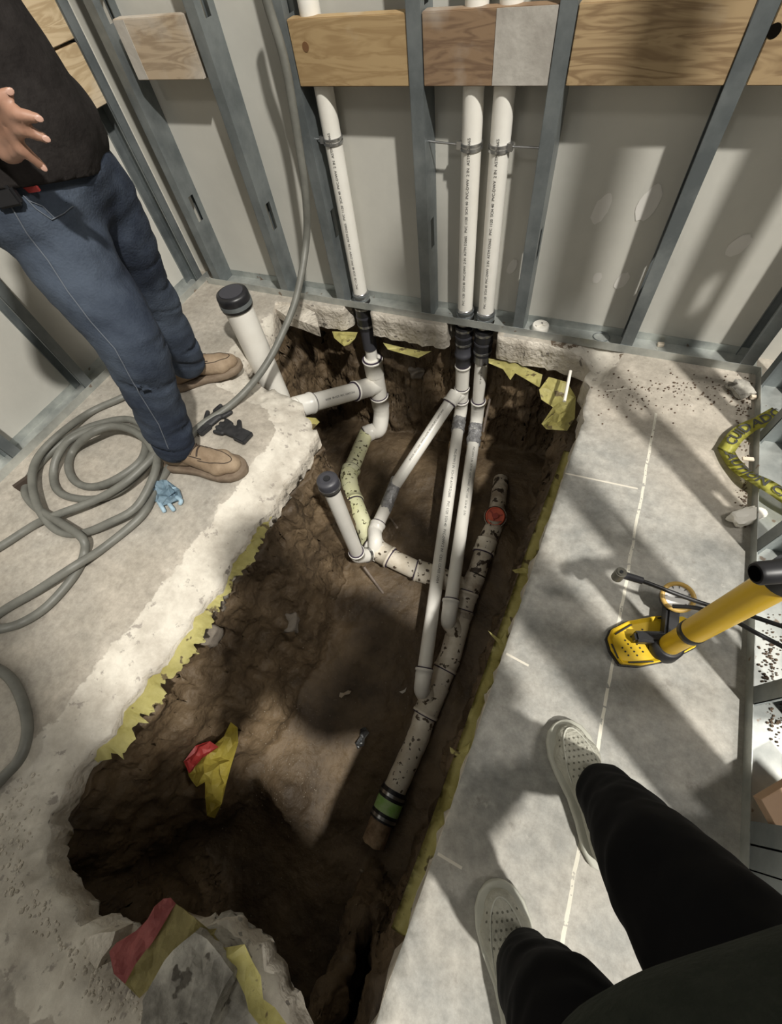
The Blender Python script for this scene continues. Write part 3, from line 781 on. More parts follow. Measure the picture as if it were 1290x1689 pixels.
# ---------------------------------------------------------------- drainage in the pit
def wye_bolt(): pass
def shielded(name, p, q, r, parent):
    bm = bmesh.new(); p, q = V(p), V(q); d = (q - p).normalized(); tube(bm, [p, q], r, 24); o = obj(name, bm, M['rubber'], parent)
    for k in (.15, .5, .85):
        c = p.lerp(q, k); bm = bmesh.new(); tube(bm, [c - d * .005, c + d * .005], r + .0018, 24); obj('band_clamp', bm, M['clamp'] if k != .5 else M['rubgrey'], o)
    return o
# branch 1: below the lone pipe
t = thing('left_drain_branch', 'white and yellowed drain branch from lone pipe down to pit centre', 'pipe', (PX1, PY, -.7))
shielded('rubber_coupling', (PX1, PY, .0), (PX1, PY, -.13), .040, t)
bm = bmesh.new(); tube(bm, [(PX1, PY, -.13), (PX1, PY, -.25)], .036, 22); o = obj('rubber_coupling', bm, M['rubgrey'], t)
pipe('pipe', [(PX1, PY, -.24), (PX1, PY, -.33)], .0302, M['pvc'], t)
T0 = V((PX1, PY, -.32)); Tb = V((PX1, PY, -.62))
hub('tee', V((PX1, PY, -.42)), T0, .051, M['pvc'], t)
bm = bmesh.new(); tube(bm, [(PX1, PY, -.312), (PX1, PY, -.318)], .044, 24); obj('reducer_bushing', bm, M['pvc'], t)
pipe('tee_body', [(PX1, PY, -.40), (PX1, PY, -.575)], .0475, M['pvc'], t)
# side arm of the tee toward the slab's left tongue
hs = at(502, 668, -.30); he = V((PX1, PY, -.50)); hd = (hs - he).normalized()
pipe('side_arm', [he, he + hd * .12], .0475, M['pvc'], t)
hub('side_hub', he + hd * .06, he + hd * .17, .051, M['pvc'], t)
pipe('side_pipe', [he + hd * .16, he + hd * ((hs - he).length - .03)], .0445, M['pvc'], t)
print_on(he + hd * .19, hs, .0445, (0.3, 0, 1.2), 'PVC-DWV  3 IN  SCH 40  ASTM', .014, t, .05)
e1 = hs + hd * .05
hub('side_elbow', e1, hs - hd * .045, .051, M['pvc'], t)
pipe('side_elbow_end', [hs, e1, e1 + hd * .04 + V((-.02, -.03, -.04))], .0475, M['pvc'], t)
# bottom hub, long-sweep elbow and the yellowed pipes
hub('elbow_hub', (PX1, PY, -.66), (PX1, PY, -.575), .051, M['pvc'], t)
q1 = at(604, 715, -.80); y1 = at(575, 785, -.745); y1b = at(581, 818, -.735); y2 = at(604, 885, -.715); w0 = at(624, 908, -.70)
el = smooth_path([(PX1, PY, -.64), (PX1, PY - .012, -.72), (PX1 + .00, PY - .07, -.785), q1.lerp(V((PX1, PY - .07, -.785)), .45), q1], 6)
pipe('sweep_elbow', el, .0475, M['pvc'], t)
hub('elbow_hub', q1 + (q1 - el[-4]).normalized() * -.04, q1 + (y1 - q1).normalized() * .012, .050, M['pvc'], t)
pipe('yellowed_pipe', [q1, y1], .0445, M['pvcyel'], t, label='pipe stained pale yellow')
hub('bend_hub', y1 + (q1 - y1).normalized() * .02, y1 + (q1 - y1).normalized() * .055, .050, M['pvcyel'], t, ring=True)
pipe('bend', smooth_path([y1 + (q1 - y1).normalized() * .05, y1, y1b, y1b + (y2 - y1b).normalized() * .03], 5), .0475, M['pvcyel'], t)
hub('bend_hub', y1b, y1b + (y2 - y1b).normalized() * .045, .050, M['pvcyel'], t)
pipe('yellowed_pipe', [y1b, y2 + (w0 - y2) * .3], .0445, M['pvcyel'], t)
adopt(t)
# centre wye and beige pipe to the main
t = thing('centre_drain_line', 'cream drain line with wye running from pit centre to main pipe', 'pipe', tuple(w0))
w1 = at(640, 918, -.71); w2 = at(690, 942, -.73); w3 = at(724, 951, -.75); w4 = at(768, 972, -.79)
hub('wye_hub', w0.lerp(y2, -.2), w0.lerp(y2, .45), .051, M['pvc'], t)
pipe('wye', smooth_path([w0.lerp(y2, .3), w0, w1], 5), .0485, M['pvc'], t)
hub('wye_hub', w0, w1 + (w2 - w1) * .08, .052, M['pvcold'], t)
pipe('beige_pipe', [w1, w2], .0455, M['pvcold'], t, label='cream pipe stained with mud')
hub('elbow_hub', w2 + (w3 - w2) * .5, w2 - (w2 - w1) * .08, .051, M['pvcold'], t)
pipe('elbow', smooth_path([w2, w3, w4], 6), .0475, M['pvcold'], t)
adopt(t)
# small riser with black cap, ending in an elbow with grey band onto the wye
sb = at(590, 915, -.60); STX, STY = sb.x, sb.y; zt = -.015
t = thing('capped_riser', 'slim white riser pipe with dark grey rubber cap in the pit', 'pipe', (STX, STY, -.6))
pipe('pipe', [(STX, STY, -.58), (STX, STY, zt)], .0302, M['pvc'], t)
print_on((STX, STY, -.05), (STX, STY, -.55), .0302, (-.9, 0, 1.0), 'PVC-DWV 2 IN SCH 40   PVC 1120 ASTM', .011, t, .0)
bm = bmesh.new(); tube(bm, [(STX, STY, zt - .042), (STX, STY, zt - .04), (STX, STY, zt + .008), (STX, STY, zt + .014), (STX, STY, zt + .017)], [.036, .0385, .0385, .035, .024], 28); cp = obj('rubber_cap', bm, M['rubgrey'], t)
bm = bmesh.new(); tube(bm, [(STX, STY, zt - .030), (STX, STY, zt - .018)], .0400, 28); obj('band_clamp', bm, M['clamp'], cp)
bm = bmesh.new(); tube(bm, [(STX, STY, zt + .016), (STX, STY, zt + .021)], [.013, .011], 18); obj('cap_boss', bm, M['rubber'], cp)
ed = (w0 - V((STX, STY, -.62))).normalized()
hub('elbow', (STX, STY, -.61), (STX, STY, -.565), .0345, M['pvc'], t)
pipe('elbow_body', smooth_path([(STX, STY, -.58), (STX, STY, -.61), V((STX, STY, -.625)) + ed * .03, V((STX, STY, -.63)) + ed * .07], 5), .0335, M['pvc'], t)
bm = bmesh.new(); tube(bm, [V((STX, STY, -.63)) + ed * .045, V((STX, STY, -.63)) + ed * .062], .037, 24); obj('band_clamp', bm, M['clamp'], t)
adopt(t)
# pipe pair A and B
def rrr(px, py, z): return at(px, py, z)
tA = thing('long_drain_pipe', 'longer white drain pipe of the pair, with a side wye at its top', 'pipe', (PX2, PY, -.7), 'long drain pipes')
shielded('rubber_coupling', (PX2, PY, -.03), (PX2, PY, -.13), .038, tA)
bm = bmesh.new(); tube(bm, [(PX2, PY, -.13), (PX2, PY, -.17), (PX2, PY, -.172), (PX2, PY, -.19), (PX2, PY, -.192), (PX2, PY, -.24)], [.036, .036, .040, .040, .034, .034], 24); obj('rubber_coupling', bm, M['rubgrey'], tA)
hub('wye_hub', (PX2, PY, -.27), (PX2, PY, -.245), .0345, M['pvc'], tA)
pipe('wye', [(PX2, PY, -.26), (PX2, PY, -.47)], .0335, M['pvc'], tA)
hub('wye_hub', (PX2, PY, -.42), (PX2, PY, -.385), .0345, M['pvc'], tA)
hub('elbow_hub', (PX2, PY, -.50), (PX2, PY, -.47), .0345, M['pvc'], tA)
A1 = at(700, 1105, -.76)
A0 = V((PX2, PY - .02, -.57)); pipe('elbow', smooth_path([(PX2, PY, -.47), (PX2, PY, -.53), A0.lerp(A1, .01), A0.lerp(A1, .05)], 6), .0335, M['pvc'], tA)
dA = (A1 - A0).normalized()
pipe('pipe', [A0 + dA * .03, A1], .0302, M['pvc'], tA)
print_on(A0 + dA * .2, A1, .0302, (0.2, .3, 1.6), 'PVC-DWV 2 IN  SCH 40 ASTM D2665    PVC 1120  SCH 40   PVC-DWV 2 IN   CELL CLASS 12454', .017, tA, .02)
bm = bmesh.new()
tube(bm, [A0 + dA * (.01 + .008 * k) for k in range(12)], [.0345 + .002 * noise.noise(V((k * 1.3, 0, 0))) for k in range(12)], 24)
for v in bm.verts: v.co += V((noise.noise(v.co * 60), noise.noise(v.co * 60 + V((5, 0, 0))), noise.noise(v.co * 60 + V((0, 5, 0))))) * .004
obj('tape_wrap', bm, M['tape'], tA)
hub('elbow_hub', A1 + dA * .03, A1 - dA * .006, .036, M['pvc'], tA)
A2 = A1 + dA * .075; pipe('elbow', smooth_path([A1 + dA * .02, A1 + dA * .05, A2 + V((0, 0, -.03)), A2 + V((0, .005, -.085))], 7), .0345, M['pvc'], tA)
# wye arm and the diagonal pipe
D0 = V((PX2, PY, -.42)); D1 = at(650, 803, -.655); D2 = at(636, 838, -.665); 
dd = (D1 - (D0 + V((-.02, -.03, .02)))).normalized(); Ds = D0 + V((-.02, -.03, .02))
pipe('wye_arm', [D0, Ds + dd * .045], .0335, M['pvc'], tA)
hub('wye_hub', Ds, Ds + dd * .06, .0345, M['pvc'], tA)
adopt(tA)
tD = thing('diagonal_drain_pipe', 'white diagonal drain pipe wrapped in silver tape at its lower end', 'pipe', tuple(D1))
pipe('pipe', [Ds + dd * .05, D1], .0302, M['pvc'], tD)
print_on(Ds + dd * .1, D1, .0302, (-.6, .2, 1.5), 'PVC-DWV  2 IN SCH 40  ASTM D2665   PVC 1120  SCH 40 ', .012, tD, .02)
bm = bmesh.new(); tube(bm, [D1.lerp(D2, -.35 + k * .15) for k in range(11)], [.0325 + .0022 * noise.noise(V((k * 1.7, 3, 0))) for k in range(11)], 24)
for v in bm.verts: v.co += V((noise.noise(v.co * 60), noise.noise(v.co * 60 + V((5, 0, 0))), noise.noise(v.co * 60 + V((0, 5, 0))))) * .003
obj('tape_wrap', bm, M['tape'], tD)
D3 = at(620, 872, -.66); D4 = at(619, 893, -.645); D5 = at(618, 912, -.70)
d23 = (D3 - D2).normalized()
pipe('short_pipe', [D2, D3], .0315, M['pvc'], tD)
hub('elbow_hub', D3 + d23 * .01, D3 - d23 * .03, .036, M['pvc'], tD)
pipe('elbow', smooth_path([D3 - d23 * .01, D3 + d23 * .015, D4, D5], 6), .0345, M['pvc'], tD)
adopt(tD)
tB = thing('long_drain_pipe', 'shorter white drain pipe of the pair, taped beside a steel rod', 'pipe', (PX3, PY, -.7), 'long drain pipes')
shielded('rubber_coupling', (PX3, PY, -.03), (PX3, PY, -.16), .040, tB)
bm = bmesh.new(); tube(bm, [(PX3, PY, -.155), (PX3, PY, -.20)], .0375, 24); obj('clamp_sleeve', bm, M['clamp'], tB)
pipe('pipe', [(PX3, PY, -.19), (PX3, PY, -.46)], .0302, M['pvc'], tB)
print_on((PX3, PY, -.21), (PX3, PY, -.44), .0302, (.1, 0, .6), 'PVC 1120  SCH 40  2 IN', .010, tB, .0)
hub('elbow_hub', (PX3, PY, -.50), (PX3, PY, -.45), .0345, M['pvc'], tB)
B1 = at(744, 992, -.70); B0 = V((PX3 + .003, PY - .02, -.60)); dB = (B1 - B0).normalized()
pipe('elbow', smooth_path([(PX3, PY, -.48), (PX3, PY, -.55), B0.lerp(B1, .01), B0.lerp(B1, .06)], 6), .0335, M['pvc'], tB)
bm = bmesh.new(); tube(bm, [B0 + dB * (-.02 + .011 * k) for k in range(15)], [.0345 + .0035 * noise.noise(V((k * 1.1, 7, 0))) for k in range(15)], 24)
for v in bm.verts: v.co += V((noise.noise(v.co * 60), noise.noise(v.co * 60 + V((5, 0, 0))), noise.noise(v.co * 60 + V((0, 5, 0))))) * .007
obj('tape_wrap', bm, M['tape'], tB)
pipe('pipe', [B0 + dB * .1, B1], .0302, M['pvc'], tB)
print_on(B0 + dB * .15, B1, .0302, (0.35, .3, 1.6), 'PVC-DWV 2 IN  SCH 40  ASTM D2665   PVC 1120   SCH 40   2 IN', .014, tB, .02)
hub('elbow_hub', B1 + dB * .03, B1 - dB * .006, .036, M['pvc'], tB)
B2 = B1 + dB * .075; pipe('elbow', smooth_path([B1 + dB * .02, B1 + dB * .05, B2 + V((0, 0, -.03)), B2 + V((0, .005, -.10))], 7), .0345, M['pvc'], tB)
adopt(tB)
# main sewer line
t = thing('main_sewer_line', 'thick mud-stained main pipe with black-banded coupling on pit bottom', 'pipe', (-.16, .3, -.9))
m0 = at(826, 792, -.78); m1 = at(822, 825, -.73); rc = at(815, 868, -.71); m2 = at(801, 900, -.72); m3 = at(786, 948, -.75); m4 = at(768, 988, -.79); m5 = at(742, 1085, -.86); m6 = at(702, 1175, -.895); m7 = at(690, 1215, -.91); m8 = at(650, 1305, -.93); m9 = at(640, 1330, -.935); m10 = at(619, 1382, -.945)
pipe('buried_pipe', smooth_path([m0, m1, rc], 5), .0400, M['pvcmud'], t)
pipe('pipe', smooth_path([rc, m2, m2.lerp(m3, .5), m3], 6), .0435, M['pvcmud'], t)
hub('hub', m2.lerp(m3, -.2), m2.lerp(m3, .25), .049, M['pvcold'], t)
pipe('pipe', smooth_path([m3, m4], 4), .0465, M['pvcmud'], t)
hub('wye_hub', m4.lerp(m5, .02), m4.lerp(m5, -.12), .0515, M['pvcold'], t)
hub('wye_hub', m4.lerp(m5, .32), m4.lerp(m5, .20), .0505, M['pvcmud'], t)
pipe('wye', [m4, m5], .0485, M['pvcold'], t)
hub('wye_hub', m5, m5.lerp(m6, .22), .0505, M['pvcold'], t)
pipe('wye', [m5.lerp(m6, .1), m6], .0490, M['pvcold'], t)
hub('wye_hub', m6.lerp(m5, .5), m6.lerp(m7, .1), .0535, M['pvcold'], t)
# saddles under the two elbows
for q in (A2, B2):
    b = V((q.x, q.y + .006, q.z - .055)); c = m5.lerp(m6, .8) if q is A2 else m4.lerp(m5, .6)
    bm = bmesh.new(); tube(bm, [b, b.lerp(c, .5), c], [.040, .042, .044], 24); obj('branch_hub', bm, M['pvcold'], t)
bm = bmesh.new(); mp = smooth_path([m6, m7, m7.lerp(m8, .5), m8], 7)
tube(bm, mp, [.0475 + .003 * noise.noise(V((k * .5, 1, 1))) for k in range(len(mp))], 24); obj('lower_pipe', bm, M['pvcold'], t)
dm = (m10 - m8).normalized()
bm = bmesh.new(); tube(bm, [m8 - dm * .01, m9.lerp(m10, .42)], .0535, 26); cpl = obj('rubber_coupling', bm, M['rubber'], t)
L8 = (m9.lerp(m10, .42) - m8).length
for k in (.02, .2, .8, .98):
    c = m8 + dm * (L8 * k); bm = bmesh.new(); tube(bm, [c - dm * .0035, c + dm * .0035], .0560, 26); obj('band_clamp', bm, M['rubber'], cpl)
for k in (.11, .89):
    c = m8 + dm * (L8 * k); bm = bmesh.new(); tube(bm, [c - dm * .006, c + dm * .006], .0545, 26); obj('band_clamp', bm, M['clamp'], cpl)
bm = bmesh.new(); tube(bm, [m8 + dm * L8 * .28, m8 + dm * L8 * .72], .0542, 26); obj('sticker_wrap', bm, M['green'], cpl, label='green and white printed band')
bm = bmesh.new(); tube(bm, [m9.lerp(m10, .4), m10 + dm * .02], [.047, .046], 24)
for v in bm.verts: v.co += V((noise.noise(v.co * 40), noise.noise(v.co * 40 + V((9, 0, 0))), noise.noise(v.co * 40 + V((0, 9, 0))))) * .006
obj('muddy_end', bm, mat('caked_clay', (.20, .13, .075), (.42, .30, .19), rough=.8, scale=22, bump=1, bscale=40), t, label='clay-caked pipe end')
# cleanout with the red plug
up = (V((0.05, -.45, 1))).normalized(); pc = at(817, 852, -.655)
bm = bmesh.new(); tube(bm, [rc, pc - up * .012, pc - up * .011, pc], [.044, .046, .053, .053], 26); obj('cleanout_hub', bm, M['pvcmud'], t)
bm = bmesh.new(); tube(bm, [pc, pc + up * .008, pc + up * .012], [.046, .046, .042], 26)
bx = Matrix.Rotation(.5, 3, 'Z'); 
red = obj('cleanout_plug', bm, M['red'], t, label='orange-red screw plug')
bm = bmesh.new(); q = up.to_track_quat('Z', 'Y').to_matrix()
box(bm, pc + up * .022, (.026, .026, .022), q @ Matrix.Rotation(.6, 3, 'Z')); bmesh.ops.bevel(bm, geom=bm.edges[:], offset=.003, segments=2, affect='EDGES')
for a in range(3):
    dvec = q @ V((math.cos(a * 2.1 + .4), math.sin(a * 2.1 + .4), 0)); box(bm, pc + up * .013 + dvec * .027, (.020, .006, .005), q @ Matrix.Rotation(a * 2.1 + .4, 3, 'Z'))
obj('plug_nut', bm, mat('dark_red_plug', (.36, .045, .025), rough=.5), red)
bm = bmesh.new(); tube(bm, [pc + q @ V((.041 * math.cos(2 * math.pi * k / 28), .041 * math.sin(2 * math.pi * k / 28), .013)) for k in range(29)], .0024, 6, cap=False); obj('thread_ring', bm, M['red'], red)
bm = bmesh.new(); tube(bm, [pc + q @ V((.0485 * math.cos(2 * math.pi * k / 28), .0485 * math.sin(2 * math.pi * k / 28), .002)) for k in range(29)], .0022, 6, cap=False); obj('thread_gap', bm, M['lace'], red)
adopt(t)
# big capped cleanout at left
CX, CY = -1.30, 1.18
t = thing('capped_cleanout', 'thick white riser with black rubber cap by the left boots', 'pipe', (CX, CY, -.3))
pipe('pipe', [(CX, CY, -.30), (CX, CY, .24)], .0572, M['pvc'], t, seg=32)
bm = bmesh.new(); tube(bm, [(CX, CY, .195), (CX, CY, .197), (CX, CY, .245), (CX, CY, .255), (CX, CY, .258)], [.060, .0635, .0635, .061, .05], 32); c = obj('rubber_cap', bm, M['rubber'], t)
bm = bmesh.new(); tube(bm, [(CX, CY, .208), (CX, CY, .224)], .0650, 32); obj('band_clamp', bm, M['galv'], c)
bm = bmesh.new(); tube(bm, [(CX, CY, .2575), (CX, CY, .2605)], .047, 32); obj('cap_disc', bm, M['rubgrey'], c)
adopt(t)

# ---------------------------------------------------------------- grey cable: hangs from the wall, crosses the pit and coils on the floor
cz = .0155
cab = [at_y(422, -90, 1.50), at_y(440, 0, 1.50), at_y(468, 95, 1.50), at_y(487, 200, 1.49), at_y(504, 320, 1.47), at_y(505, 400, 1.45), at(489, 490, .20), at(466, 550, .13), at(440, 600, .07), at(408, 642, .045), at(372, 675, .02)]
fl_pts = [(330, 703, cz), (300, 740, cz), (282, 765, cz), (258, 805, cz), (234, 850, .02), (173, 902, cz), (121, 935, .045), (60, 975, .03), (0, 1011, cz), (-60, 1060, cz), (-50, 1085, cz), (0, 1105, .02), (28, 1135, cz), (45, 1190, cz), (38, 1240, cz), (12, 1275, cz), (-30, 1300, cz), (-90, 1230, cz), (-100, 1120, cz), (-60, 1045, .04), (0, 1038, .045), (40, 1025, .018), (80, 998, cz),
          (121, 951, cz), (139, 914, cz), (136, 888, .045), (100, 862, .045), (56, 834, .03), (42, 803, cz), (72, 757, cz), (117, 720, cz), (161, 700, cz), (215, 692, cz), (248, 720, cz), (246, 760, .04), (205, 803, .04), (165, 822, cz), (125, 822, cz), (97, 811, cz), (88, 785, cz), (96, 750, .045), (121, 722, .045), (173, 704, .045), (220, 706, .045),
          (240, 726, .05), (232, 760, .05), (190, 791, .045), (153, 803, cz), (125, 795, cz), (113, 771, cz), (121, 743, .02), (149, 716, .075), (186, 703, .075), (222, 712, .08), (250, 738, .075), (258, 770, .07), (228, 833, .045), (181, 862, .04), (133, 880, .02), (93, 874, .02), (62, 835, .045), (53, 787, .045), (65, 751, .045), (101, 714, .045), (149, 680, cz), (197, 658, cz), (232, 640, cz), (255, 626, .02), (235, 610, .03), (205, 612, .03)]
bm = bmesh.new(); tube(bm, smooth_path(cab + [at(*p) for p in fl_pts], 6), .0135, 12)
c = thing('power_cable', 'thick grey cable hanging from the wall and coiled on the floor', 'cable', tuple(at(330, 703)))
obj('cable_jacket', bm, M['cable'], c)
bm = bmesh.new(); tube(bm, smooth_path([at(*p) for p in [(-60, 935, cz), (0, 902, cz), (60, 864, cz), (97, 848, .045), (161, 823, .045), (212, 792, .07), (262, 745, .075), (275, 738, .05)]], 6), .0135, 12); obj('cable_jacket', bm, M['cable'], c)
bm = bmesh.new(); p0 = at(45, 800, .02); box(bm, p0 + V((-.01, 0, .006)), (.016, .06, .03), Matrix.Rotation(-.3, 3, 'Z')); obj('cable_tie', bm, M['lace'], c)
adopt(c)

# ---------------------------------------------------------------- small things in and around the pit
p = onsoil(652, 880)
def rod(name, a, b, r, m, label, cat='rod'):
    bm = bmesh.new(); tube(bm, [V(a), V(b)], r, 10); return tag(obj(name, bm, m), label, cat)
rod('rebar', at(941, 612, -.02), at(931, 662, -.05), .006, M['capwhite'], 'short pale rod standing at the back right pit corner')
rod('steel_rod', at(808, 658, -.45), at(797, 712, -.62), .006, M['rebar'], 'thin steel rod strapped beside the shorter drain pipe')
rod('steel_stake', at(655, 870, -.66), onsoil(641, 850) + V((0, 0, -.02)), .006, M['rebar'], 'thin stake in the soil right of diagonal pipe elbow', 'rod')
rod('steel_stake', at(600, 935, -.70), onsoil(632, 978), .007, M['rebar'], 'muddy stake lying below the slim capped riser', 'rod')
s1 = onsoil(598, 1218)
fo = crumple('foil_scrap', [tuple(s1 + V((dx, dy, .01 + dz))) for dx, dy, dz in ((-.024, .03, 0), (-.004, .045, .006), (.02, .03, .01), (.012, .004, 0), (.02, -.02, .004), (0, -.045, 0), (-.018, -.03, .006), (-.01, 0, .0))], .001, M['foil'], 'crumpled silver foil scrap on the dark pit bottom', 'scrap', amp=.01, n=8)
s1 = onsoil(570, 1146)
crumple('paper_scrap', [tuple(s1 + V((dx, dy, .008))) for dx, dy in ((-.022, -.018), (-.008, -.02), (.0, -.002), (.018, .008), (.02, .024), (.004, .02), (-.008, .004), (-.024, -.002))], .002, M['paper'], 'small cream paper scrap on the pit bottom', 'scrap', amp=.004, n=6)
s1 = onsoil(665, 1139)
crumple('plastic_chip', [tuple(s1 + V((dx, dy, .006))) for dx, dy in ((-.014, -.012), (.002, -.014), (.012, -.002), (.01, .018), (.004, .004), (-.004, -.004))], .002, M['capwhite'], 'tiny curved white chip left of the longer pipe elbow', 'scrap', amp=.002, n=5)
for px, py, lb in ((135 + 490, 1300, 0), (597, 1437, 'tiny pale chip below the muddy pipe end'), (1275 - 960, 1310 + 130, 0)):
    if lb: q = onsoil(px, py); rock('stone_chip', q, (.010, .006, .005), M['gravel'], lb, 'stone', seed=px, sub=1)
# red and yellow bag scrap in the pit
def sp(px, py, up_=.02):
    q = onsoil(px, py); return q + V((0, 0, up_))
t = thing('torn_bag', 'torn yellow bag with a red corner lying in the pit', 'bag', tuple(sp(350, 1260)))
ring = [(308, 1262), (335, 1238), (352, 1228), (372, 1215), (385, 1192), (392, 1200), (394, 1225), (382, 1260), (375, 1290), (368, 1325), (352, 1350), (344, 1345), (345, 1315), (335, 1290), (325, 1298), (312, 1278)]
zb = max(onsoil(x_, y_).z for x_, y_ in ((310, 1260), (350, 1230), (390, 1200), (380, 1260), (350, 1340), (345, 1290))) + .012
crumple('yellow_sheet', [tuple(at(x, y, zb + .02 * math.sin(i * 1.1))) for i, (x, y) in enumerate(ring)], .0015, M['bagyel'], None, None, amp=.016, n=13, parent=t, seed=4)
ring = [(304, 1256), (322, 1230), (345, 1222), (360, 1232), (338, 1250), (312, 1276)]
crumple('red_corner', [tuple(at(x, y, zb + .045)) for x, y in ring], .0015, M['redplastic'], None, None, amp=.01, n=8, parent=t, seed=2)
adopt(t)
# dusty bag and broken concrete block at the front of the pit
t = thing('dusty_bag', 'dusty yellow sack with red stripe draped at the front pit edge', 'bag', tuple(at(280, 1560, -.02)))
ring = [(290, 1490), (320, 1512), (345, 1533), (358, 1531), (352, 1542), (375, 1565), (360, 1600), (320, 1560), (285, 1590), (258, 1620), (232, 1645), (208, 1622), (225, 1590), (255, 1548), (278, 1512)]
crumple('yellow_sheet', [tuple(at(x, y, .012 + .012 * math.sin(i * 1.7))) for i, (x, y) in enumerate(ring)], .0015, M['dustyel'], None, None, amp=.004, n=20, parent=t, seed=5)
ring = [(270, 1482), (283, 1480), (291, 1490), (278, 1513), (255, 1550), (225, 1592), (208, 1622), (190, 1605), (180, 1570), (192, 1555), (225, 1535), (245, 1515), (255, 1495)]
crumple('red_stripe', [tuple(at(x, y, .014 + .01 * math.sin(i * 1.7))) for i, (x, y) in enumerate(ring)], .0015, M['dustred'], None, None, amp=.004, n=20, parent=t, seed=6)
adopt(t)
ring = [(366, 1565), (385, 1560), (405, 1556), (418, 1585), (430, 1610), (434, 1648), (455, 1660), (472, 1690), (430, 1700), (405, 1640), (385, 1600)]
crumple('torn_plastic_flap', [tuple(at(x, y, .022)) for i, (x, y) in enumerate(ring)], .0015, M['vapor'], 'yellow plastic strip hanging over the front concrete block', 'plastic scrap', amp=.008, n=12, seed=8)
def block(name, ring, z0, z1, m, label, amp=.012, seed=0, cuts=26):
    bm = bmesh.new(); top = [bm.verts.new(at(x, y, z1)) for x, y in ring]
    f = bm.faces.new(top)
    ex = bmesh.ops.extrude_face_region(bm, geom=[f]); 
    for v in [g for g in ex['geom'] if isinstance(g, bmesh.types.BMVert)]: v.co.z = z0
    bmesh.ops.recalc_face_normals(bm, faces=bm.faces[:])
    bmesh.ops.triangulate(bm, faces=bm.faces[:])
    for k in range(4):
        es = [e for e in bm.edges if e.calc_length() > .025]
        if es: bmesh.ops.subdivide_edges(bm, edges=es, cuts=1); bmesh.ops.triangulate(bm, faces=bm.faces[:])
    bm.normal_update()
    for v in bm.verts:
        q = v.co.copy() ; v.co += v.normal * (amp * noise.noise(q * 12 + V((seed, 0, 0))) + amp * .6 * noise.noise(q * 34 + V((seed, 0, 0))) + amp * .3 * noise.noise(q * 80))
    return tag(obj(name, bm, m), label, 'concrete')
block('concrete_block', [(322, 1540), (342, 1550), (372, 1585), (385, 1605), (360, 1650), (340, 1720), (225, 1720), (235, 1650), (262, 1605), (290, 1570)], -.12, .045, M['chunk'], 'large broken grey concrete block at the front of the pit')
block('concrete_block', [(385, 1608), (405, 1630), (420, 1665), (430, 1720), (345, 1720), (362, 1650)], -.12, -.01, M['chunk'], 'lower dark broken concrete block beside the yellow strip', amp=.02, seed=6)
block('concrete_chip', [(140, 1548), (165, 1540), (190, 1537), (184, 1560), (168, 1580), (160, 1598), (138, 1575)], -.05, .012, M['rim'], 'flat pale concrete chip by the red striped sack', amp=.004, seed=3)
block('concrete_slab_piece', [(452, 478), (428, 470), (470, 495), (520, 515), (525, 540), (470, 520), (440, 500)], -.06, -.012, M['rim'], 'pale broken slab piece behind the capped cleanout', amp=.004, seed=4)
# rubble dust along the lower left edge
bm = bmesh.new(); rs = random.Random(3)
for k in range(260):
    t_ = rs.random(); a = [(30, 1300), (10, 1400), (60, 1480), (110, 1560), (170, 1620), (220, 1680)]
    i = min(4, int(t_ * 5)); u = t_ * 5 - i; x = a[i][0] * (1 - u) + a[i + 1][0] * u + rs.gauss(0, 22); y = a[i][1] * (1 - u) + a[i + 1][1] * u + rs.gauss(0, 22)
    q = at(x, y, 0)
    if inside_np(np.array([[q.x, q.y]]), HN)[0]: continue
    s = rs.uniform(.0015, .006); r = bmesh.ops.create_icosphere(bm, subdivisions=1, radius=s); bmesh.ops.transform(bm, matrix=Matrix.Translation(q + V((0, 0, s * .3))) @ Matrix.Diagonal((1, rs.uniform(.6, 1.4), .7, 1)), verts=r['verts'])
tag(obj('rubble_dust', bm, M['rim']), 'fine concrete crumbs along the front left pit rim', 'rubble', kind='stuff')
bm = bmesh.new()
for k in range(700):
    z = rs.choice([(1225, 660, 12, 25), (1100, 640, 60, 12), (1235, 740, 6, 40), (1060, 650, 40, 20), (1180, 650, 40, 18), (960, 650, 22, 30), (1230, 820, 8, 20), (1265, 1110, 15, 22), (1280, 1180, 10, 25), (1275, 1060, 10, 20)])
    q = at(rs.gauss(z[0], z[2]), rs.gauss(z[1], z[3]), 0)
    if q.x < .1 and q.y < 1.44: continue
    if abs(q.x - XR) < .012: continue
    s = rs.uniform(.001, .0038); r = bmesh.ops.create_icosphere(bm, subdivisions=1, radius=s); bmesh.ops.transform(bm, matrix=Matrix.Translation(q + V((0, 0, s * .4 + (.003 if q.x > XR else 0)))), verts=r['verts'])
tag(obj('loose_dirt', bm, M['dirt']), 'dark loose dirt crumbs along the right wall track', 'dirt', kind='stuff')
# debris by the right wall
rock('drywall_scrap', at(1232, 852, .015), (.045, .022, .016), M['capwhite'], 'white plaster lump against the right wall track', 'scrap', seed=.7, amp=.3, flat=True)
rock('drywall_scrap', at(1222, 642, .012), (.035, .03, .012), M['chunk'], 'grey plaster lump near the back right corner', 'scrap', seed=2.2, amp=.35, flat=True)
for px, py, z, s, lb in ((1090, 568, .008, (.022, .016, .010), 'small tan wood offcut lying in the back wall track'), (1234, 757, .05, (.030, .012, .006), 'small tan wood offcut on the caution tape'), (1243, 655, .012, (.016, .012, .012), 'tiny tan wood cube in the back right corner')):
    bm = bmesh.new(); box(bm, at(px, py, z), s, Matrix.Rotation(.2, 3, 'Z')); bmesh.ops.bevel(bm, geom=bm.edges[:], offset=.001, segments=1, affect='EDGES'); tag(obj('wood_offcut', bm, M['paper']), lb, 'wood scrap')
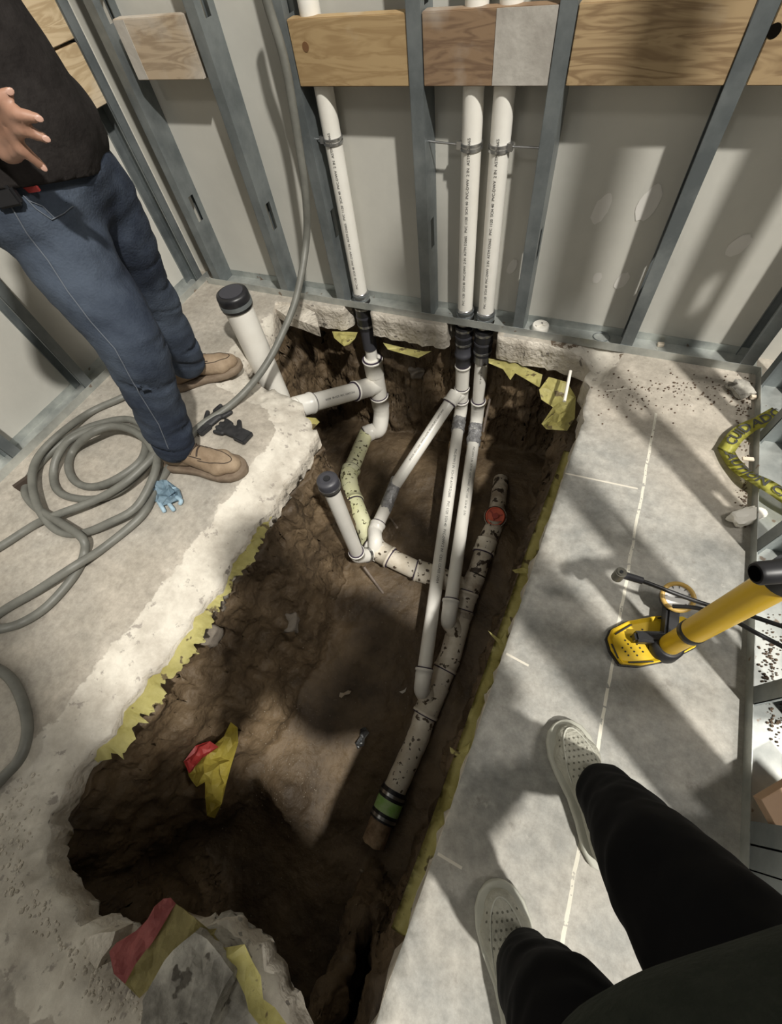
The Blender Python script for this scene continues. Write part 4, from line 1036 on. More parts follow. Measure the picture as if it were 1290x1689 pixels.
bm = bmesh.new(); rr_ = Matrix.Rotation(-.75, 3, 'Z') @ Matrix.Rotation(.35, 3, 'Y')
box(bm, (XR + .062, .225, .085), (.10, .16, .02), rr_); bmesh.ops.bevel(bm, geom=bm.edges[:], offset=.001, segments=1, affect='EDGES')
tag(obj('tan_board_offcut', bm, M['cardboard']), 'tan board offcut leaning in the right wall between studs', 'board')
# white plug on the track and the punched ring beside it
pw = at(891, 541, .012)
t = thing('round_plug', 'round white plastic plug lying in the back wall track', 'plug', tuple(pw))
bm = bmesh.new(); tube(bm, [pw + V((0, 0, -.008)), pw + V((0, 0, .012)), pw + V((0, 0, .016))], [.033, .033, .030], 28); obj('disc', bm, M['capwhite'], t)
bm = bmesh.new(); box(bm, pw + V((0, 0, .0185)), (.045, .007, .005), Matrix.Rotation(.8, 3, 'Z')); box(bm, pw + V((.008, 0, .0185)), (.025, .007, .005), Matrix.Rotation(-.6, 3, 'Z')); obj('raised_bar', bm, M['capwhite'], t)
adopt(t)
pr_ = at(992, 556, .004); bm = bmesh.new(); n = 28
ringp = [pr_ + V((.030 * math.cos(2 * math.pi * k / n), .026 * math.sin(2 * math.pi * k / n), .002)) for k in range(n + 1)]; tube(bm, ringp, .0016, 6, cap=False)
tag(obj('punched_ring', bm, M['galv']), 'thin outline of a circle punched in the track right of white plug', 'ring')  # raised ring stands for the circle punched in the track
# blue glove rag
c0 = at(273, 818, .0)
t = thing('blue_glove', 'crumpled pale blue disposable glove on the floor by the boot', 'glove', tuple(c0))
for k, (pxs, z) in enumerate((([(250, 805), (262, 795), (280, 797), (297, 808), (302, 822), (285, 832), (268, 836), (255, 826)], .014), ([(258, 800), (275, 795), (290, 812), (278, 818), (260, 815)], .028))):
    crumple('glove_body' if k == 0 else 'fold', [tuple(at(x, y, z)) for x, y in pxs], .002, M['bluerag'], None, None, amp=.012, n=10, parent=t, seed=k * 7)
for k, (a, b, c_) in enumerate((((262, 828), (268, 838), (272, 845)), ((278, 830), (284, 838), (287, 842)), ((255, 812), (248, 818), (252, 826)), ((292, 820), (299, 826), (296, 832)), ((270, 800), (282, 806), (292, 806)))):
    bm = bmesh.new(); tube(bm, smooth_path([at(*a, .016), at(*b, .018), at(*c_, .008)], 4), [.007] * 8 + [.004], 8); obj('finger', bm, M['bluerag'], t)
adopt(t)
# black work gloves
def glove(c, ang, label, flip=1):
    t = thing('work_glove', label, 'glove', tuple(c), 'black work gloves'); Rz = Matrix.Rotation(ang, 3, 'Z')
    caps = [(c + Rz @ V((-.01, 0, .012)), c + Rz @ V((.035, 0, .014)), .024, .026, (V((0, 0, 1)), .5))]
    for k in range(4):
        b = c + Rz @ V((.05, (-.026 + k * .0175), .014)); e = b + Rz @ V((.045 - .008 * abs(k - 1.5), (-.006 + .004 * k), -.002)); caps.append((b, e, .0092, .0085))
    caps.append((c + Rz @ V((0, -.02 * flip, .014)), c + Rz @ V((.03, -.05 * flip, .012)), .011, .009))
    fleshy('hand_part', caps, .004, M['blackglove'], t, smooth=2)
    bm = bmesh.new(); vs = box(bm, c + Rz @ V((-.035, 0, .012)), (.055, .056, .020), Rz); bmesh.ops.bevel(bm, geom=bm.edges[:], offset=.004, segments=2, affect='EDGES'); obj('cuff', bm, M['blackglove'], t)
    adopt(t)
glove(at(392, 718, 0), 3.0, 'black work glove with square cuff, nearer the pit edge')
glove(at(348, 700, .0), 1.3, 'black work glove crumpled against the jean cuff', -1)
# ---------------------------------------------------------------- caution tape over the right track
t = thing('caution_tape', 'yellow and black caution tape folded over the right wall track', 'tape', tuple(at(1200, 740, .02)))
def ribbon(cpx, w_, name, txt, tsize, tstart, side=1, flip=False):
    P = smooth_path([at(x, y, z) for x, y, z in cpx], 6); bm = bmesh.new(); rows = []
    fr = frames(P)
    for i, p in enumerate(P):
        tt = fr[i][0]; n = V((-tt.y, tt.x, 0)).normalized()
        ww = w_ * (1 - .0 * i); k = .004 * noise.noise(V((p.x * 20, p.y * 20, 0)))
        rows.append([bm.verts.new(p - n * ww / 2 + V((0, 0, k))), bm.verts.new(p + V((0, 0, .002 + k))), bm.verts.new(p + n * ww / 2 + V((0, 0, -k)))])
    for a, b in zip(rows, rows[1:]):
        for k in range(2): f = bm.faces.new((a[k], b[k], b[k + 1], a[k + 1])); f.smooth = True
    bmesh.ops.solidify(bm, geom=bm.faces[:], thickness=.0006)
    o = obj(name, bm, M['caution'], t)
    cu = bpy.data.curves.new('lettering', 'FONT'); cu.body = txt; cu.size = tsize; cu.align_y = 'CENTER'; cu.resolution_u = 2; cu.offset = tsize * .025
    tx = bpy.data.objects.new('tmp', cu); COL.objects.link(tx); bpy.context.view_layer.update()
    me = bpy.data.meshes.new_from_object(tx.evaluated_get(bpy.context.evaluated_depsgraph_get())); bpy.data.objects.remove(tx)
    # bend the letters along the ribbon
    bm = bmesh.new(); bm.from_mesh(me); cum = [0]
    for a, b in zip(P, P[1:]): cum.append(cum[-1] + (b - a).length)
    tot = cum[-1]
    for v in bm.verts:
        s = tstart + v.co.x; s = min(max(s, 0), tot - 1e-4)
        if flip: s = tot - s
        i = 0
        while i < len(cum) - 2 and cum[i + 1] < s: i += 1
        u = (s - cum[i]) / (cum[i + 1] - cum[i] + 1e-9); p = P[i].lerp(P[i + 1], u); tt = (P[i + 1] - P[i]).normalized(); n = V((-tt.y, tt.x, 0)).normalized()
        v.co = p + n * (v.co.y * (-1 if flip else 1)) + V((0, 0, .006))
    bm.to_mesh(me); bm.free(); me.materials.clear(); obj('lettering', me, M['print'], o)
ribbon([(1196, 745, .020), (1212, 722, .024), (1232, 706, .032), (1258, 694, .06), (1284, 680, .075)], .046, 'tape_arm', 'CUIDADO', .040, .03)
ribbon([(1196, 738, .014), (1208, 760, .018), (1228, 780, .028), (1250, 792, .045), (1275, 806, .05), (1310, 830, .05), (1360, 860, .04)], .046, 'tape_arm', 'CAUTION CAUTION', .040, .0)
adopt(t)

# ---------------------------------------------------------------- floor pump
BX, BY = .40, .462
t = thing('floor_pump', 'yellow and black floor pump with pressure gauge beside the right wall', 'pump', (BX, BY, 0))
Pb = [at(x, y, .03) for x, y in ((1006, 1050), (1012, 1036), (1040, 1022), (1085, 1014), (1130, 1015), (1160, 1030), (1163, 1045), (1150, 1066), (1110, 1086), (1060, 1096), (1028, 1093), (1012, 1070))]
bm = bmesh.new(); top = [bm.verts.new((p.x, p.y, .022)) for p in Pb]; f = bm.faces.new(top)
ex = bmesh.ops.extrude_face_region(bm, geom=[f]); cen = sum((V((p.x, p.y, 0)) for p in Pb), V()) / len(Pb)
for v in [g for g in ex['geom'] if isinstance(g, bmesh.types.BMVert)]: v.co.z = .008
bmesh.ops.recalc_face_normals(bm, faces=bm.faces[:])
topf = [f for f in bm.faces if f.normal.z > .9]
r = bmesh.ops.inset_region(bm, faces=topf, thickness=.010)
bmesh.ops.bevel(bm, geom=[e for e in bm.edges if e.is_manifold and e.calc_face_angle(0) > .6], offset=.002, segments=2, affect='EDGES')
fs_ = max(bm.faces, key=lambda f: f.calc_area() if f.normal.z > .9 else 0)
for v in fs_.verts: v.co.z -= .006
base = obj('foot_plate', bm, M['pumpbase'], t)
bm = bmesh.new(); bot = [bm.verts.new((cen.x + (p.x - cen.x) * 1.04, cen.y + (p.y - cen.y) * 1.04, .010)) for p in Pb]; f = bm.faces.new(bot); ex = bmesh.ops.extrude_face_region(bm, geom=[f])
for v in [g for g in ex['geom'] if isinstance(g, bmesh.types.BMVert)]: v.co.z = .001
bmesh.ops.recalc_face_normals(bm, faces=bm.faces[:]); obj('base_rim', bm, M['pumpblack'], t)
bm = bmesh.new()
for i in range(5):
    for j in range(5):
        px = 1022 + i * 9.5 + j * 5; py = 1062 - i * 6 + j * 6.2
        if (i, j) in ((0, 0), (0, 4)): continue
        q = at(px, py, .018); tube(bm, [V((q.x, q.y, .0163)), V((q.x, q.y, .0172))], .0023, 8)
obj('grip_hole', bm, M['pumpblack'], base, kind='stuff')
for a, b in (((1014, 1046), (1042, 1030)), ((1008, 1062), (1020, 1086)), ((1036, 1093), (1078, 1091)), ((1122, 1078), (1150, 1058)), ((1085, 1019), (1108, 1018))):
    bm = bmesh.new(); A = at(*a, .022); B = at(*b, .022); A = cen.xy.to_3d() + (A - cen.xy.to_3d()) * .985; tube(bm, [V((A.x, A.y, .0215)), V((B.x, B.y, .0215))], .0022, 6); obj('edge_slot', bm, M['pumpblack'], base)
bm = bmesh.new(); tube(bm, [(BX, BY, .014), (BX, BY, .05), (BX, BY, .052)], [.036, .033, .028], 26); obj('barrel_socket', bm, M['pumpblack'], t)
q = at(1085, 1048, .04); bm = bmesh.new(); g0 = at(1118, 985, .075)
dirg = V((g0.x - BX, g0.y - BY, 0)).normalized()
box(bm, V((BX, BY, .04)) + dirg * .05, (.14, .030, .040), Matrix.Rotation(math.atan2(dirg.y, dirg.x), 3, 'Z')); box(bm, at(1075, 1052, .04) , (.085, .028, .03), Matrix.Rotation(.35, 3, 'Z')); bmesh.ops.bevel(bm, geom=bm.edges[:], offset=.006, segments=2, affect='EDGES'); obj('gauge_arm', bm, M['pumpblack'], t)
bm = bmesh.new(); tube(bm, [(BX, BY, .03), (BX, BY, .165)], .0235, 26); obj('lower_barrel', bm, M['pumpyel'], t)
bm = bmesh.new(); tube(bm, [(BX, BY, .15), (BX, BY, .153), (BX, BY, .172), (BX, BY, .175)], [.024, .0275, .0275, .025], 26); obj('barrel_collar', bm, M['pumpblack'], t)
bm = bmesh.new(); tube(bm, [(BX, BY, .170), (BX, BY, .47)], .0262, 26); obj('upper_barrel', bm, M['pumpyel'], t)
gc = g0; gu = V((-.15, -.25, 1)).normalized()
bm = bmesh.new(); tube(bm, [gc - gu * .05, gc - gu * .02, gc], [.026, .037, .038], 28); obj('gauge_cup', bm, M['pumpblack'], t)
bm = bmesh.new(); n = 32; qm = gu.to_track_quat('Z', 'Y').to_matrix()
tube(bm, [gc + qm @ V((.0335 * math.cos(2 * math.pi * k / n), .0335 * math.sin(2 * math.pi * k / n), .003)) for k in range(n + 1)], .0055, 8, cap=False); obj('gauge_ring', bm, M['amber'], t)
bm = bmesh.new(); tube(bm, [gc - gu * .001, gc + gu * .002], .031, 28); dial = obj('gauge_dial', bm, M['dial'], t)
bm = bmesh.new(); box(bm, gc + gu * .003 + qm @ V((.006, .004, 0)), (.026, .0025, .0015), qm @ Matrix.Rotation(.7, 3, 'Z'))
for k in range(9):
    a = -.6 + k * .55; box(bm, gc + gu * .003 + qm @ V((.025 * math.cos(a), .025 * math.sin(a), 0)), (.006, .0012, .001), qm @ Matrix.Rotation(a, 3, 'Z'))
obj('dial_marks', bm, M['print'], dial)
bm = bmesh.new(); hp = smooth_path([at(1036, 950, .16), at(1075, 964, .16), at(1130, 985, .15), at(1175, 1000, .14), at(1220, 1010, .15), at(1290, 1033, .17), at(1400, 1070, .22)], 5); tube(bm, hp, .0050, 10); hose = obj('hose', bm, M['pumpblack'], t)
bm = bmesh.new(); tube(bm, smooth_path([at(1110, 1000, .09), at(1150, 1003, .12), at(1200, 1018, .13), at(1240, 1040, .14), at(1290, 1066, .15), at(1400, 1125, .2), at(1400, 1070, .22)], 5), .0050, 10); obj('hose', bm, M['pumpblack'], t)
bm = bmesh.new(); tube(bm, [at(1024, 947, .16), at(1060, 958, .16)], [.0095, .0085], 12); obj('valve_grip', bm, M['rubgrey'], hose)
bm = bmesh.new(); vp = at(1022, 947, .16); tube(bm, [vp - V((0, 0, .02)), vp + V((0, 0, .012))], [.013, .013], 16); tube(bm, [vp + V((0, 0, .0125)), vp + V((0, 0, .014))], .0095, 16); vh = obj('valve_head', bm, mat('valve_metal', (.19, .18, .15), rough=.4, metal=.5), t)
bm = bmesh.new(); tube(bm, [vp + V((0, 0, .0142)), vp + V((0, 0, .0152))], .0042, 12); obj('valve_hole', bm, M['pumpblack'], vh)
hA = at(1246, 946, .50); hB = at(1500, 925, .50)
bm = bmesh.new(); d_ = (hB - hA).normalized(); tube(bm, [hA, hA + d_ * .004, hB], [.016, .0185, .0185], 24); tube(bm, [hA - d_ * .0008, hA + d_ * .001], .0115, 20)
obj('handle', bm, M['pumpblack'], t)
bm = bmesh.new(); tube(bm, [hA - d_ * .0016, hA - d_ * .0008], .0125, 20); obj('hollow_shade_disc', bm, mat('hollow_shade', (.002, .002, .002), rough=1, spec=0), t)  # black disc on the solid handle end paints the shade of a hollow
bm = bmesh.new(); tube(bm, [(BX, BY, .46), (BX, BY, .49)], .031, 24); tube(bm, [(BX, BY, .48), (BX, BY, .51)], .008, 12); obj('barrel_top', bm, M['pumpblack'], t)
adopt(t)

# ---------------------------------------------------------------- worker on the left
def rotz(v, a): return Matrix.Rotation(a, 3, 'Z') @ V(v)
def boot(name, heel, toe, parent, mts, L=.30, W=.052, label=None, style='boot'):
    """a shoe pointing from heel to toe: sole, upper, laces"""
    heel = V((heel[0], heel[1], 0)); toe = V((toe[0], toe[1], 0)); d = (toe - heel).normalized(); s = V((-d.y, d.x, 0)); L = (toe - heel).length
    # sole outline (fraction along, half width left, right)
    prof = [(0, .018), (.03, .030), (.12, .037), (.3, .034), (.45, .036), (.62, .047), (.75, .051), (.86, .046), (.94, .033), (.985, .016), (1, .004)]
    k_ = W / .052
    def out(grow, z):
        pts = []
        for f_, hw in prof: pts.append(heel + d * (f_ * L) + s * (hw * k_ + grow) + V((0, 0, z)))
        for f_, hw in reversed(prof): pts.append(heel + d * (f_ * L) - s * (hw * k_ + grow) + V((0, 0, z)))
        return pts
    bm = bmesh.new(); rows = [[bm.verts.new(p) for p in out(g, z)] for g, z in ((0, .001), (.005, .004), (.006, .018), (.005, .026), (.001, .028))]
    n = len(rows[0])
    for a, b in zip(rows, rows[1:]):
        for i in range(n): bm.faces.new((a[i], a[(i + 1) % n], b[(i + 1) % n], b[i]))
    bm.faces.new(list(reversed(rows[0]))); bm.faces.new(rows[-1]); bmesh.ops.recalc_face_normals(bm, faces=bm.faces[:])
    for f in bm.faces: f.smooth = True
    sole = obj(name + '_sole', bm, mts[1], parent)
    c = []
    def P(f_, z, o=0): return heel + d * (f_ * L) + s * o + V((0, 0, z))
    up = V((0, 0, 1))
    c.append((P(.84, .040), P(.62, .050), .036 * k_, .045 * k_, (up, .80)))
    c.append((P(.72, .044, .008), P(.72, .044, -.008), .044 * k_, .044 * k_, (up, .8)))
    c.append((P(.62, .050), P(.34, .085), .042 * k_, .036 * k_))
    c.append((P(.34, .058), P(.13, .055), .033 * k_, .035 * k_))
    c.append((P(.30, .085), P(.14, .080), .034 * k_, .034 * k_))
    if style == 'boot': c.append((P(.24, .09), P(.20, .14), .040, .041))
    o = fleshy(name + '_upper', c, .006, mts[0], parent, smooth=4)
    # laces across the instep
    bpy.context.view_layer.update(); UB_ = BVHTree.FromObject(o, bpy.context.evaluated_depsgraph_get())
    def top(f_, off, up_=.0015):
        q = P(f_, .3, off); h = UB_.ray_cast(q, V((0, 0, -1))); return (h[0] + V((0, 0, up_))) if h[0] else P(f_, .05, off)
    if style == 'boot':
        bm = bmesh.new(); tube(bm, [top(.56 + .33 * math.sin(a_), .030 * math.cos(a_) * k_, .0006) for a_ in [math.pi * i_ / 16 for i_ in range(17)]], .0016, 6); obj('toe_seam', bm, mts[2], o)
        for k in range(5):
            f_ = .54 - k * .045
            bm = bmesh.new(); tube(bm, [top(f_ + .012 * (1 if k % 2 else -1) * (i_ / 3 - 1), -.022 + .044 * i_ / 6) for i_ in range(7)], .0028, 6); obj('lace', bm, mts[2], o)
        bm = bmesh.new(); tube(bm, smooth_path([top(.50, .0), top(.50, .02, .008), top(.46, .034, .004)], 4), .0024, 6); obj('lace', bm, mts[2], o)
        for sg in (1, -1):
            bm = bmesh.new(); tube(bm, [top(.60 - .05 * i_, sg * .026) for i_ in range(6)], .0018, 6); obj('eyelet_seam', bm, mts[2], o)
    else:
        for k in range(4):
            f_ = .52 - k * .045
            bm = bmesh.new(); tube(bm, [top(f_ + (.02 if k % 2 else -.02) * (i_ / 3 - 1), -.026 + .052 * i_ / 6) for i_ in range(7)], .0026, 6); obj('lace', bm, mts[2], o)
        bm = bmesh.new(); tube(bm, [top(.56 + .37 * math.sin(a_), .036 * math.cos(a_) * k_, .0004) for a_ in [math.pi * i_ / 18 for i_ in range(19)]], .0018, 6); obj('toe_seam', bm, mts[1], o)
    for k in range(0):
        f_ = .52 - k * .055; zz = .102 + k * .012 if style == 'boot' else .098 + k * .010
        bm = bmesh.new(); tube(bm, smooth_path([P(f_, zz - .022, .030), P(f_ - .01, zz, .012), P(f_ - .012, zz, -.012), P(f_, zz - .022, -.030)], 4), .0026, 6); obj('lace', bm, mts[2], o)
    return o, P
FW = V((.93, .30, 0)).normalized(); LF = V((-FW.y, FW.x, 0))
pel = V((-1.255, .745, .80)); chest = V((-1.235, .73, 1.16)); neck = V((-1.19, .735, 1.385)); head = V((-1.13, .745, 1.53))
hipN, kneeN, ankN = V((-1.225, .675, .765)), at_y(212, 560, .60), V((-1.175, .548, .10))
hipF, kneeF, ankF = V((-1.25, .84, .765)), V((-1.335, .88, .43)), V((-1.395, .905, .10))
shN = chest + V((.0, 0, .10)) - LF * .185; shF = chest + V((0, 0, .10)) + LF * .185
wrN = at_y(-48, 205, .60); elN = V((-1.21, .395, 1.02))
wrF = pel + LF * .19 + V((-.10, 0, .12)); elF = chest + LF * .30 + V((-.16, 0, -.10))
knu = at_y(-12, 215, .60)
caps = [(hipN, kneeN, .075, .055), (kneeN, ankN, .055, .036), (hipF, kneeF, .075, .055), (kneeF, ankF, .055, .036),
        (pel - LF * .06, pel + LF * .06, .105, .105), (pel, chest, .115, .13), (chest - LF * .08, chest + LF * .08, .115, .115), (shN, shF, .055, .055), (chest + V((0, 0, .1)), neck, .07, .055),
        (neck, head + V((0, 0, -.03)), .054, .056), (shN, elN, .045, .038), (elN, wrN, .040, .026), (shF, elF, .045, .038), (elF, wrF, .040, .026)]
def head_caps(hd, fwd, sc=1.0):
    up = V((0, 0, 1)); lf = V((-fwd.y, fwd.x, 0)).normalized(); u2 = (up - fwd * fwd.dot(up)).normalized()
    c = [(hd + u2 * .035 - fwd * .012, hd + u2 * .03 + fwd * .012, .088, .084, (lf, .88)), (hd + fwd * .03 - u2 * .03, hd + fwd * .045 - u2 * .085, .062, .036, (lf, .95)),
         (hd + fwd * .092 + u2 * .005, hd + fwd * .112 - u2 * .030, .008, .014), (hd + fwd * .075 - u2 * .058 + lf * .016, hd + fwd * .075 - u2 * .058 - lf * .016, .012, .012),
         (hd + fwd * .082 + u2 * .022 + lf * .035, hd + fwd * .086 + u2 * .022 - lf * .035, .010, .010)]
    for s in (1, -1): c.append((hd + lf * s * .083 - fwd * .005 + u2 * .018, hd + lf * s * .083 - fwd * .008 - u2 * .025, .013, .009))
    return c
fwd = (FW + V((0, 0, -.75))).normalized()
caps += head_caps(head, fwd)
# near hand, spread over the hip
caps += [(wrN, knu, .026, .028, (V((.6, -.8, 0)), .75)), (knu + V((0, 0, .022)), knu + V((0, 0, -.03)), .022, .020)]
tips = [((15, 152), (-2, 163)), ((62, 195), (30, 188)), ((74, 228), (38, 214)), ((70, 275), (38, 246))]
nails = []
for i, (tp, md) in enumerate(tips):
    b = knu + V((.004, 0, .034 - .024 * i)); m_ = at_y(*md, .585); e = at_y(*tp, .597)
    caps += [(b, m_, .0125, .0108), (m_, e, .0105, .0085)]; nails.append((m_, e))
th = at_y(2, 288, .60); caps += [(wrN + V((.01, 0, -.02)), at_y(-25, 262, .60), .016, .013), (at_y(-25, 262, .60), th, .0125, .0095)]
# far hand on the other hip
kF = wrF + FW * .06 + LF * -.02; caps.append((wrF, kF, .026, .026))
for i in range(4): caps.append((kF + V((0, 0, .03 - .02 * i)), kF - FW * .05 - LF * .045 + V((0, 0, .03 - .028 * i)), .0095, .008))
caps.append((wrF, kF + V((0, 0, -.05)) - FW * .03, .014, .010))
worker = fleshy('person', caps, .0062, M['skin'], None, smooth=3)
tag(worker, 'person in black sweatshirt and blue jeans, hand on hip', 'person')
for m_, e in nails:
    d = (e - m_).normalized(); cdir = (V((0, 0, H)) - e).normalized(); q = e + cdir * .0075 + d * .002
    bm = bmesh.new(); bmesh.ops.create_uvsphere(bm, u_segments=10, v_segments=6, radius=1)
    n_ = cdir; x_ = (d - n_ * d.dot(n_)).normalized(); y_ = n_.cross(x_); mm = Matrix((x_ * .0062, y_ * .0048, n_ * .0012)).transposed().to_4x4(); mm.translation = q; bmesh.ops.transform(bm, matrix=mm, verts=bm.verts); obj('fingernail', bm, M['nail'], worker)
def eyes(parent, hd, fwd):
    lf = V((-fwd.y, fwd.x, 0)).normalized(); u2 = (V((0, 0, 1)) - fwd * fwd.z).normalized()
    for s in (1, -1):
        for r, o_, m_, nm in ((.0115, .079, M['white'], 'eye'),):
            bm = bmesh.new(); bmesh.ops.create_uvsphere(bm, u_segments=14, v_segments=10, radius=r); bmesh.ops.translate(bm, vec=hd + fwd * o_ + lf * s * .031 + u2 * .006, verts=bm.verts); e = obj(nm, bm, m_, parent)
            bm = bmesh.new(); bmesh.ops.create_uvsphere(bm, u_segments=10, v_segments=8, radius=.0055); bmesh.ops.translate(bm, vec=hd + fwd * (o_ + .008) + lf * s * .031 + u2 * .006, verts=bm.verts); obj('iris', bm, M['lace'], e)
    bm = bmesh.new(); tube(bm, smooth_path([hd + fwd * .083 - u2 * .058 + lf * .022, hd + fwd * .089 - u2 * .057, hd + fwd * .083 - u2 * .058 - lf * .022], 5), .0022, 6); obj('mouth_line', bm, mat('lip', (.30, .12, .09), rough=.6), parent)
    fleshy('hair', [(hd + u2 * .055 - fwd * .03, hd + u2 * .055 + fwd * .015, .090, .082, (lf, .92)), (hd - fwd * .05 + u2 * .0, hd - fwd * .045 - u2 * .03, .066, .055)], .008, M['hair'], parent, smooth=2)
eyes(worker, head, fwd)
# jeans with folds
def folds(p, n):
    z = p.z
    leg = max(0, min(1, (.72 - z) / .2))
    w_ = (p.x + p.y * .7) * 5
    f = .011 * noise.noise(V((p.x * 7, p.y * 7, z * 11 + w_))) + .005 * noise.noise(V((p.x * 14, p.y * 14, z * 26 + w_ * 2)))
    k = 1 if (z < .22 or .36 < z < .55) else .3
    f += -leg * k * .020 * max(0, noise.noise(V((p.x * 6, p.y * 6, z * 34 + w_ * 3))) - .08)
    f += -.016 * (1 - leg) * max(0, noise.noise(V((p.x * 4, p.y * 4, z * 20 - w_ * 2))) - .1)
    return f
hem = V((0, 0, -.02))
jc = [(hipN, kneeN, .112, .086), (kneeN, ankN + V((0, 0, .028)), .086, .070), (hipF, kneeF, .106, .080), (kneeF, ankF + V((0, 0, .022)), .080, .068), (pel - LF * .065, pel + LF * .065, .140, .140), (pel + V((0, 0, .05)) - LF * .06, pel + V((0, 0, .05)) + LF * .06, .130, .130)]
jeans = fleshy('jeans', jc, .009, M['jean'], worker, smooth=5, fn=folds)
# outer side seam with puckers and pocket
sm = [hipN + V((-.02, -.10, .06)), at_y(60, 470, .53), at_y(105, 540, .52)]
def on_surface(ob, px, py):
    dg = bpy.context.evaluated_depsgraph_get(); bv = BVHTree.FromObject(ob, dg); h = bv.ray_cast(V((0, 0, H)), ray(px, py).normalized()); return h[0]
bpy.context.view_layer.update()
JB = BVHTree.FromObject(jeans, bpy.context.evaluated_depsgraph_get())
def jhit(px, py, up_=.0015):
    d = ray(px, py).normalized(); h = JB.ray_cast(V((0, 0, H)), d)
    return (h[0] + h[1] * up_) if h[0] else None
def seam(name, pxs, r, m_=M['seam']):
    pts = []
    for a, b in zip(pxs, pxs[1:]):
        for k in range(8):
            q = jhit(a[0] + (b[0] - a[0]) * k / 8, a[1] + (b[1] - a[1]) * k / 8)
            if q: pts.append(q)
    if len(pts) > 3: bm = bmesh.new(); tube(bm, pts, r, 6); obj(name, bm, m_, jeans)
seam('side_seam', [(14, 332), (45, 385), (80, 430), (112, 480), (150, 530), (190, 575), (225, 640), (262, 700), (280, 745)], .0014)
seam('pocket_seam', [(38, 322), (60, 345), (85, 362), (105, 352), (122, 338)], .0012)
seam('pocket_seam', [(45, 330), (70, 340), (92, 362)], .0012)
# sweatshirt
def shirtf(p, n): return .006 * noise.noise(V((p.x * 8, p.y * 8, p.z * 13))) + .003 * noise.noise(p * 26)
sc_ = [(pel + V((.0, 0, .075)) - LF * .065, pel + V((.0, 0, .075)) + LF * .065, .150, .150), (pel + V((.02, 0, .10)), chest, .160, .155), (chest - LF * .07, chest + LF * .07, .145, .145), (shN, shF, .078, .078), (chest + V((0, 0, .1)), neck + V((0, 0, -.04)), .10, .070),
       (shN, elN, .068, .058), (elN, wrN.lerp(elN, .12), .058, .044), (shF, elF, .068, .058), (elF, wrF.lerp(elF, .12), .058, .044)]
shirt = fleshy('sweatshirt', sc_, .010, M['shirt'], worker, smooth=5, fn=shirtf)
# flatten the hem: cut the shirt below the hem line
bm = bmesh.new(); bm.from_mesh(shirt.data)
h1 = at_y(170, 291, .86); h0 = at_y(20, 306, .60)
bmesh.ops.bisect_plane(bm, geom=bm.verts[:] + bm.edges[:] + bm.faces[:], plane_co=(-1.1, .57, .865), plane_no=(0, .26, 1), clear_inner=True)
ed = [e for e in bm.edges if e.is_boundary]; bmesh.ops.holes_fill(bm, edges=ed); bm.to_mesh(shirt.data); bm.free()
bo, BP = boot('boot', (-1.262, .522), (-.948, .584), worker, (M['boot'], M['sole'], M['lace']), W=.054)
bo2, BP2 = boot('boot', (-1.50, .855), (-1.292, 1.065), worker, (M['boot'], M['sole'], M['lace']), W=.054)
# something dark and a red tag clipped at the belt
bpos = jhit(12, 322, .012) or at_y(12, 322, .6)
bm = bmesh.new(); box(bm, bpos, (.05, .02, .035), Matrix.Rotation(.6, 3, 'Z')); bmesh.ops.bevel(bm, geom=bm.edges[:], offset=.005, segments=2, affect='EDGES'); obj('belt_pouch', bm, M['pumpblack'], worker)
bpos = jhit(52, 312, .004) or at_y(52, 312, .6)
bm = bmesh.new(); box(bm, bpos, (.03, .006, .010), Matrix.Rotation(.4, 3, 'Z')); obj('red_tag', bm, M['redplastic'], worker)

# ---------------------------------------------------------------- photographer, legs and belly in view
F2 = V((-.58, .81, 0)).normalized(); L2 = V((-F2.y, F2.x, 0))
pel2 = V((.33, -.235, .90)); chest2 = V((.31, -.22, 1.22)); neck2 = V((.27, -.20, 1.45)); head2 = V((.22, -.16, 1.60))
hR = pel2 - L2 * -.0 + V((.085, .055, -.02)); kR = V((.292, -.005, .45)); aR = V((.300, .090, .10))
hL = pel2 + V((-.075, -.055, -.02)); kL = V((.215, -.185, .45)); aL = V((.222, -.215, .10))
sR = chest2 + V((0, 0, .14)) - L2 * .18; sL = chest2 + V((0, 0, .14)) + L2 * .18
eR = sR + F2 * .02 + V((.10, .02, -.22)); eL = sL + F2 * .02 + V((-.04, -.14, -.22))
wR = V((.13, -.07, 1.245)); wL = V((.02, -.15, 1.245))
caps = [(hR, kR, .07, .052), (kR, aR, .052, .036), (hL, kL, .07, .052), (kL, aL, .052, .036), (pel2 - L2 * .06, pel2 + L2 * .06, .10, .10), (pel2, chest2, .11, .12), (chest2 - L2 * .08, chest2 + L2 * .08, .11, .11), (sR, sL, .055, .055),
        (chest2 + V((0, 0, .1)), neck2, .07, .055), (neck2, head2 + V((0, 0, -.03)), .054, .056), (sR, eR, .045, .038), (eR, wR, .038, .026), (sL, eL, .045, .038), (eL, wL, .038, .026)]
fw2 = (F2 + V((0, 0, -.9))).normalized(); caps += head_caps(head2, fw2)
for wr, sgn in ((wR, 1), (wL, -1)):
    pm = wr + V((-.035 * (1 if sgn > 0 else -.3), .03, .01)); caps.append((wr, pm, .024, .026))
    for i in range(4):
        b = pm + L2 * (sgn * -.0) + V((0, 0, .028 - .018 * i)); m1_ = b + V((-.022 if sgn > 0 else .012, .018, .004)); caps += [(b, m1_, .0092, .0086), (m1_, m1_ + V((-.014 if sgn > 0 else .016, -.006, .004)), .0084, .0075)]
    caps.append((wr + V((0, 0, .015)), pm + V((-.01 * sgn, -.01, .05)), .012, .009))
pho = fleshy('person', caps, .0068, M['skin'], None, smooth=3)
tag(pho, 'person seen from above in dark green sweatshirt, black trousers and pale knit shoes', 'person')
eyes(pho, head2, fw2)
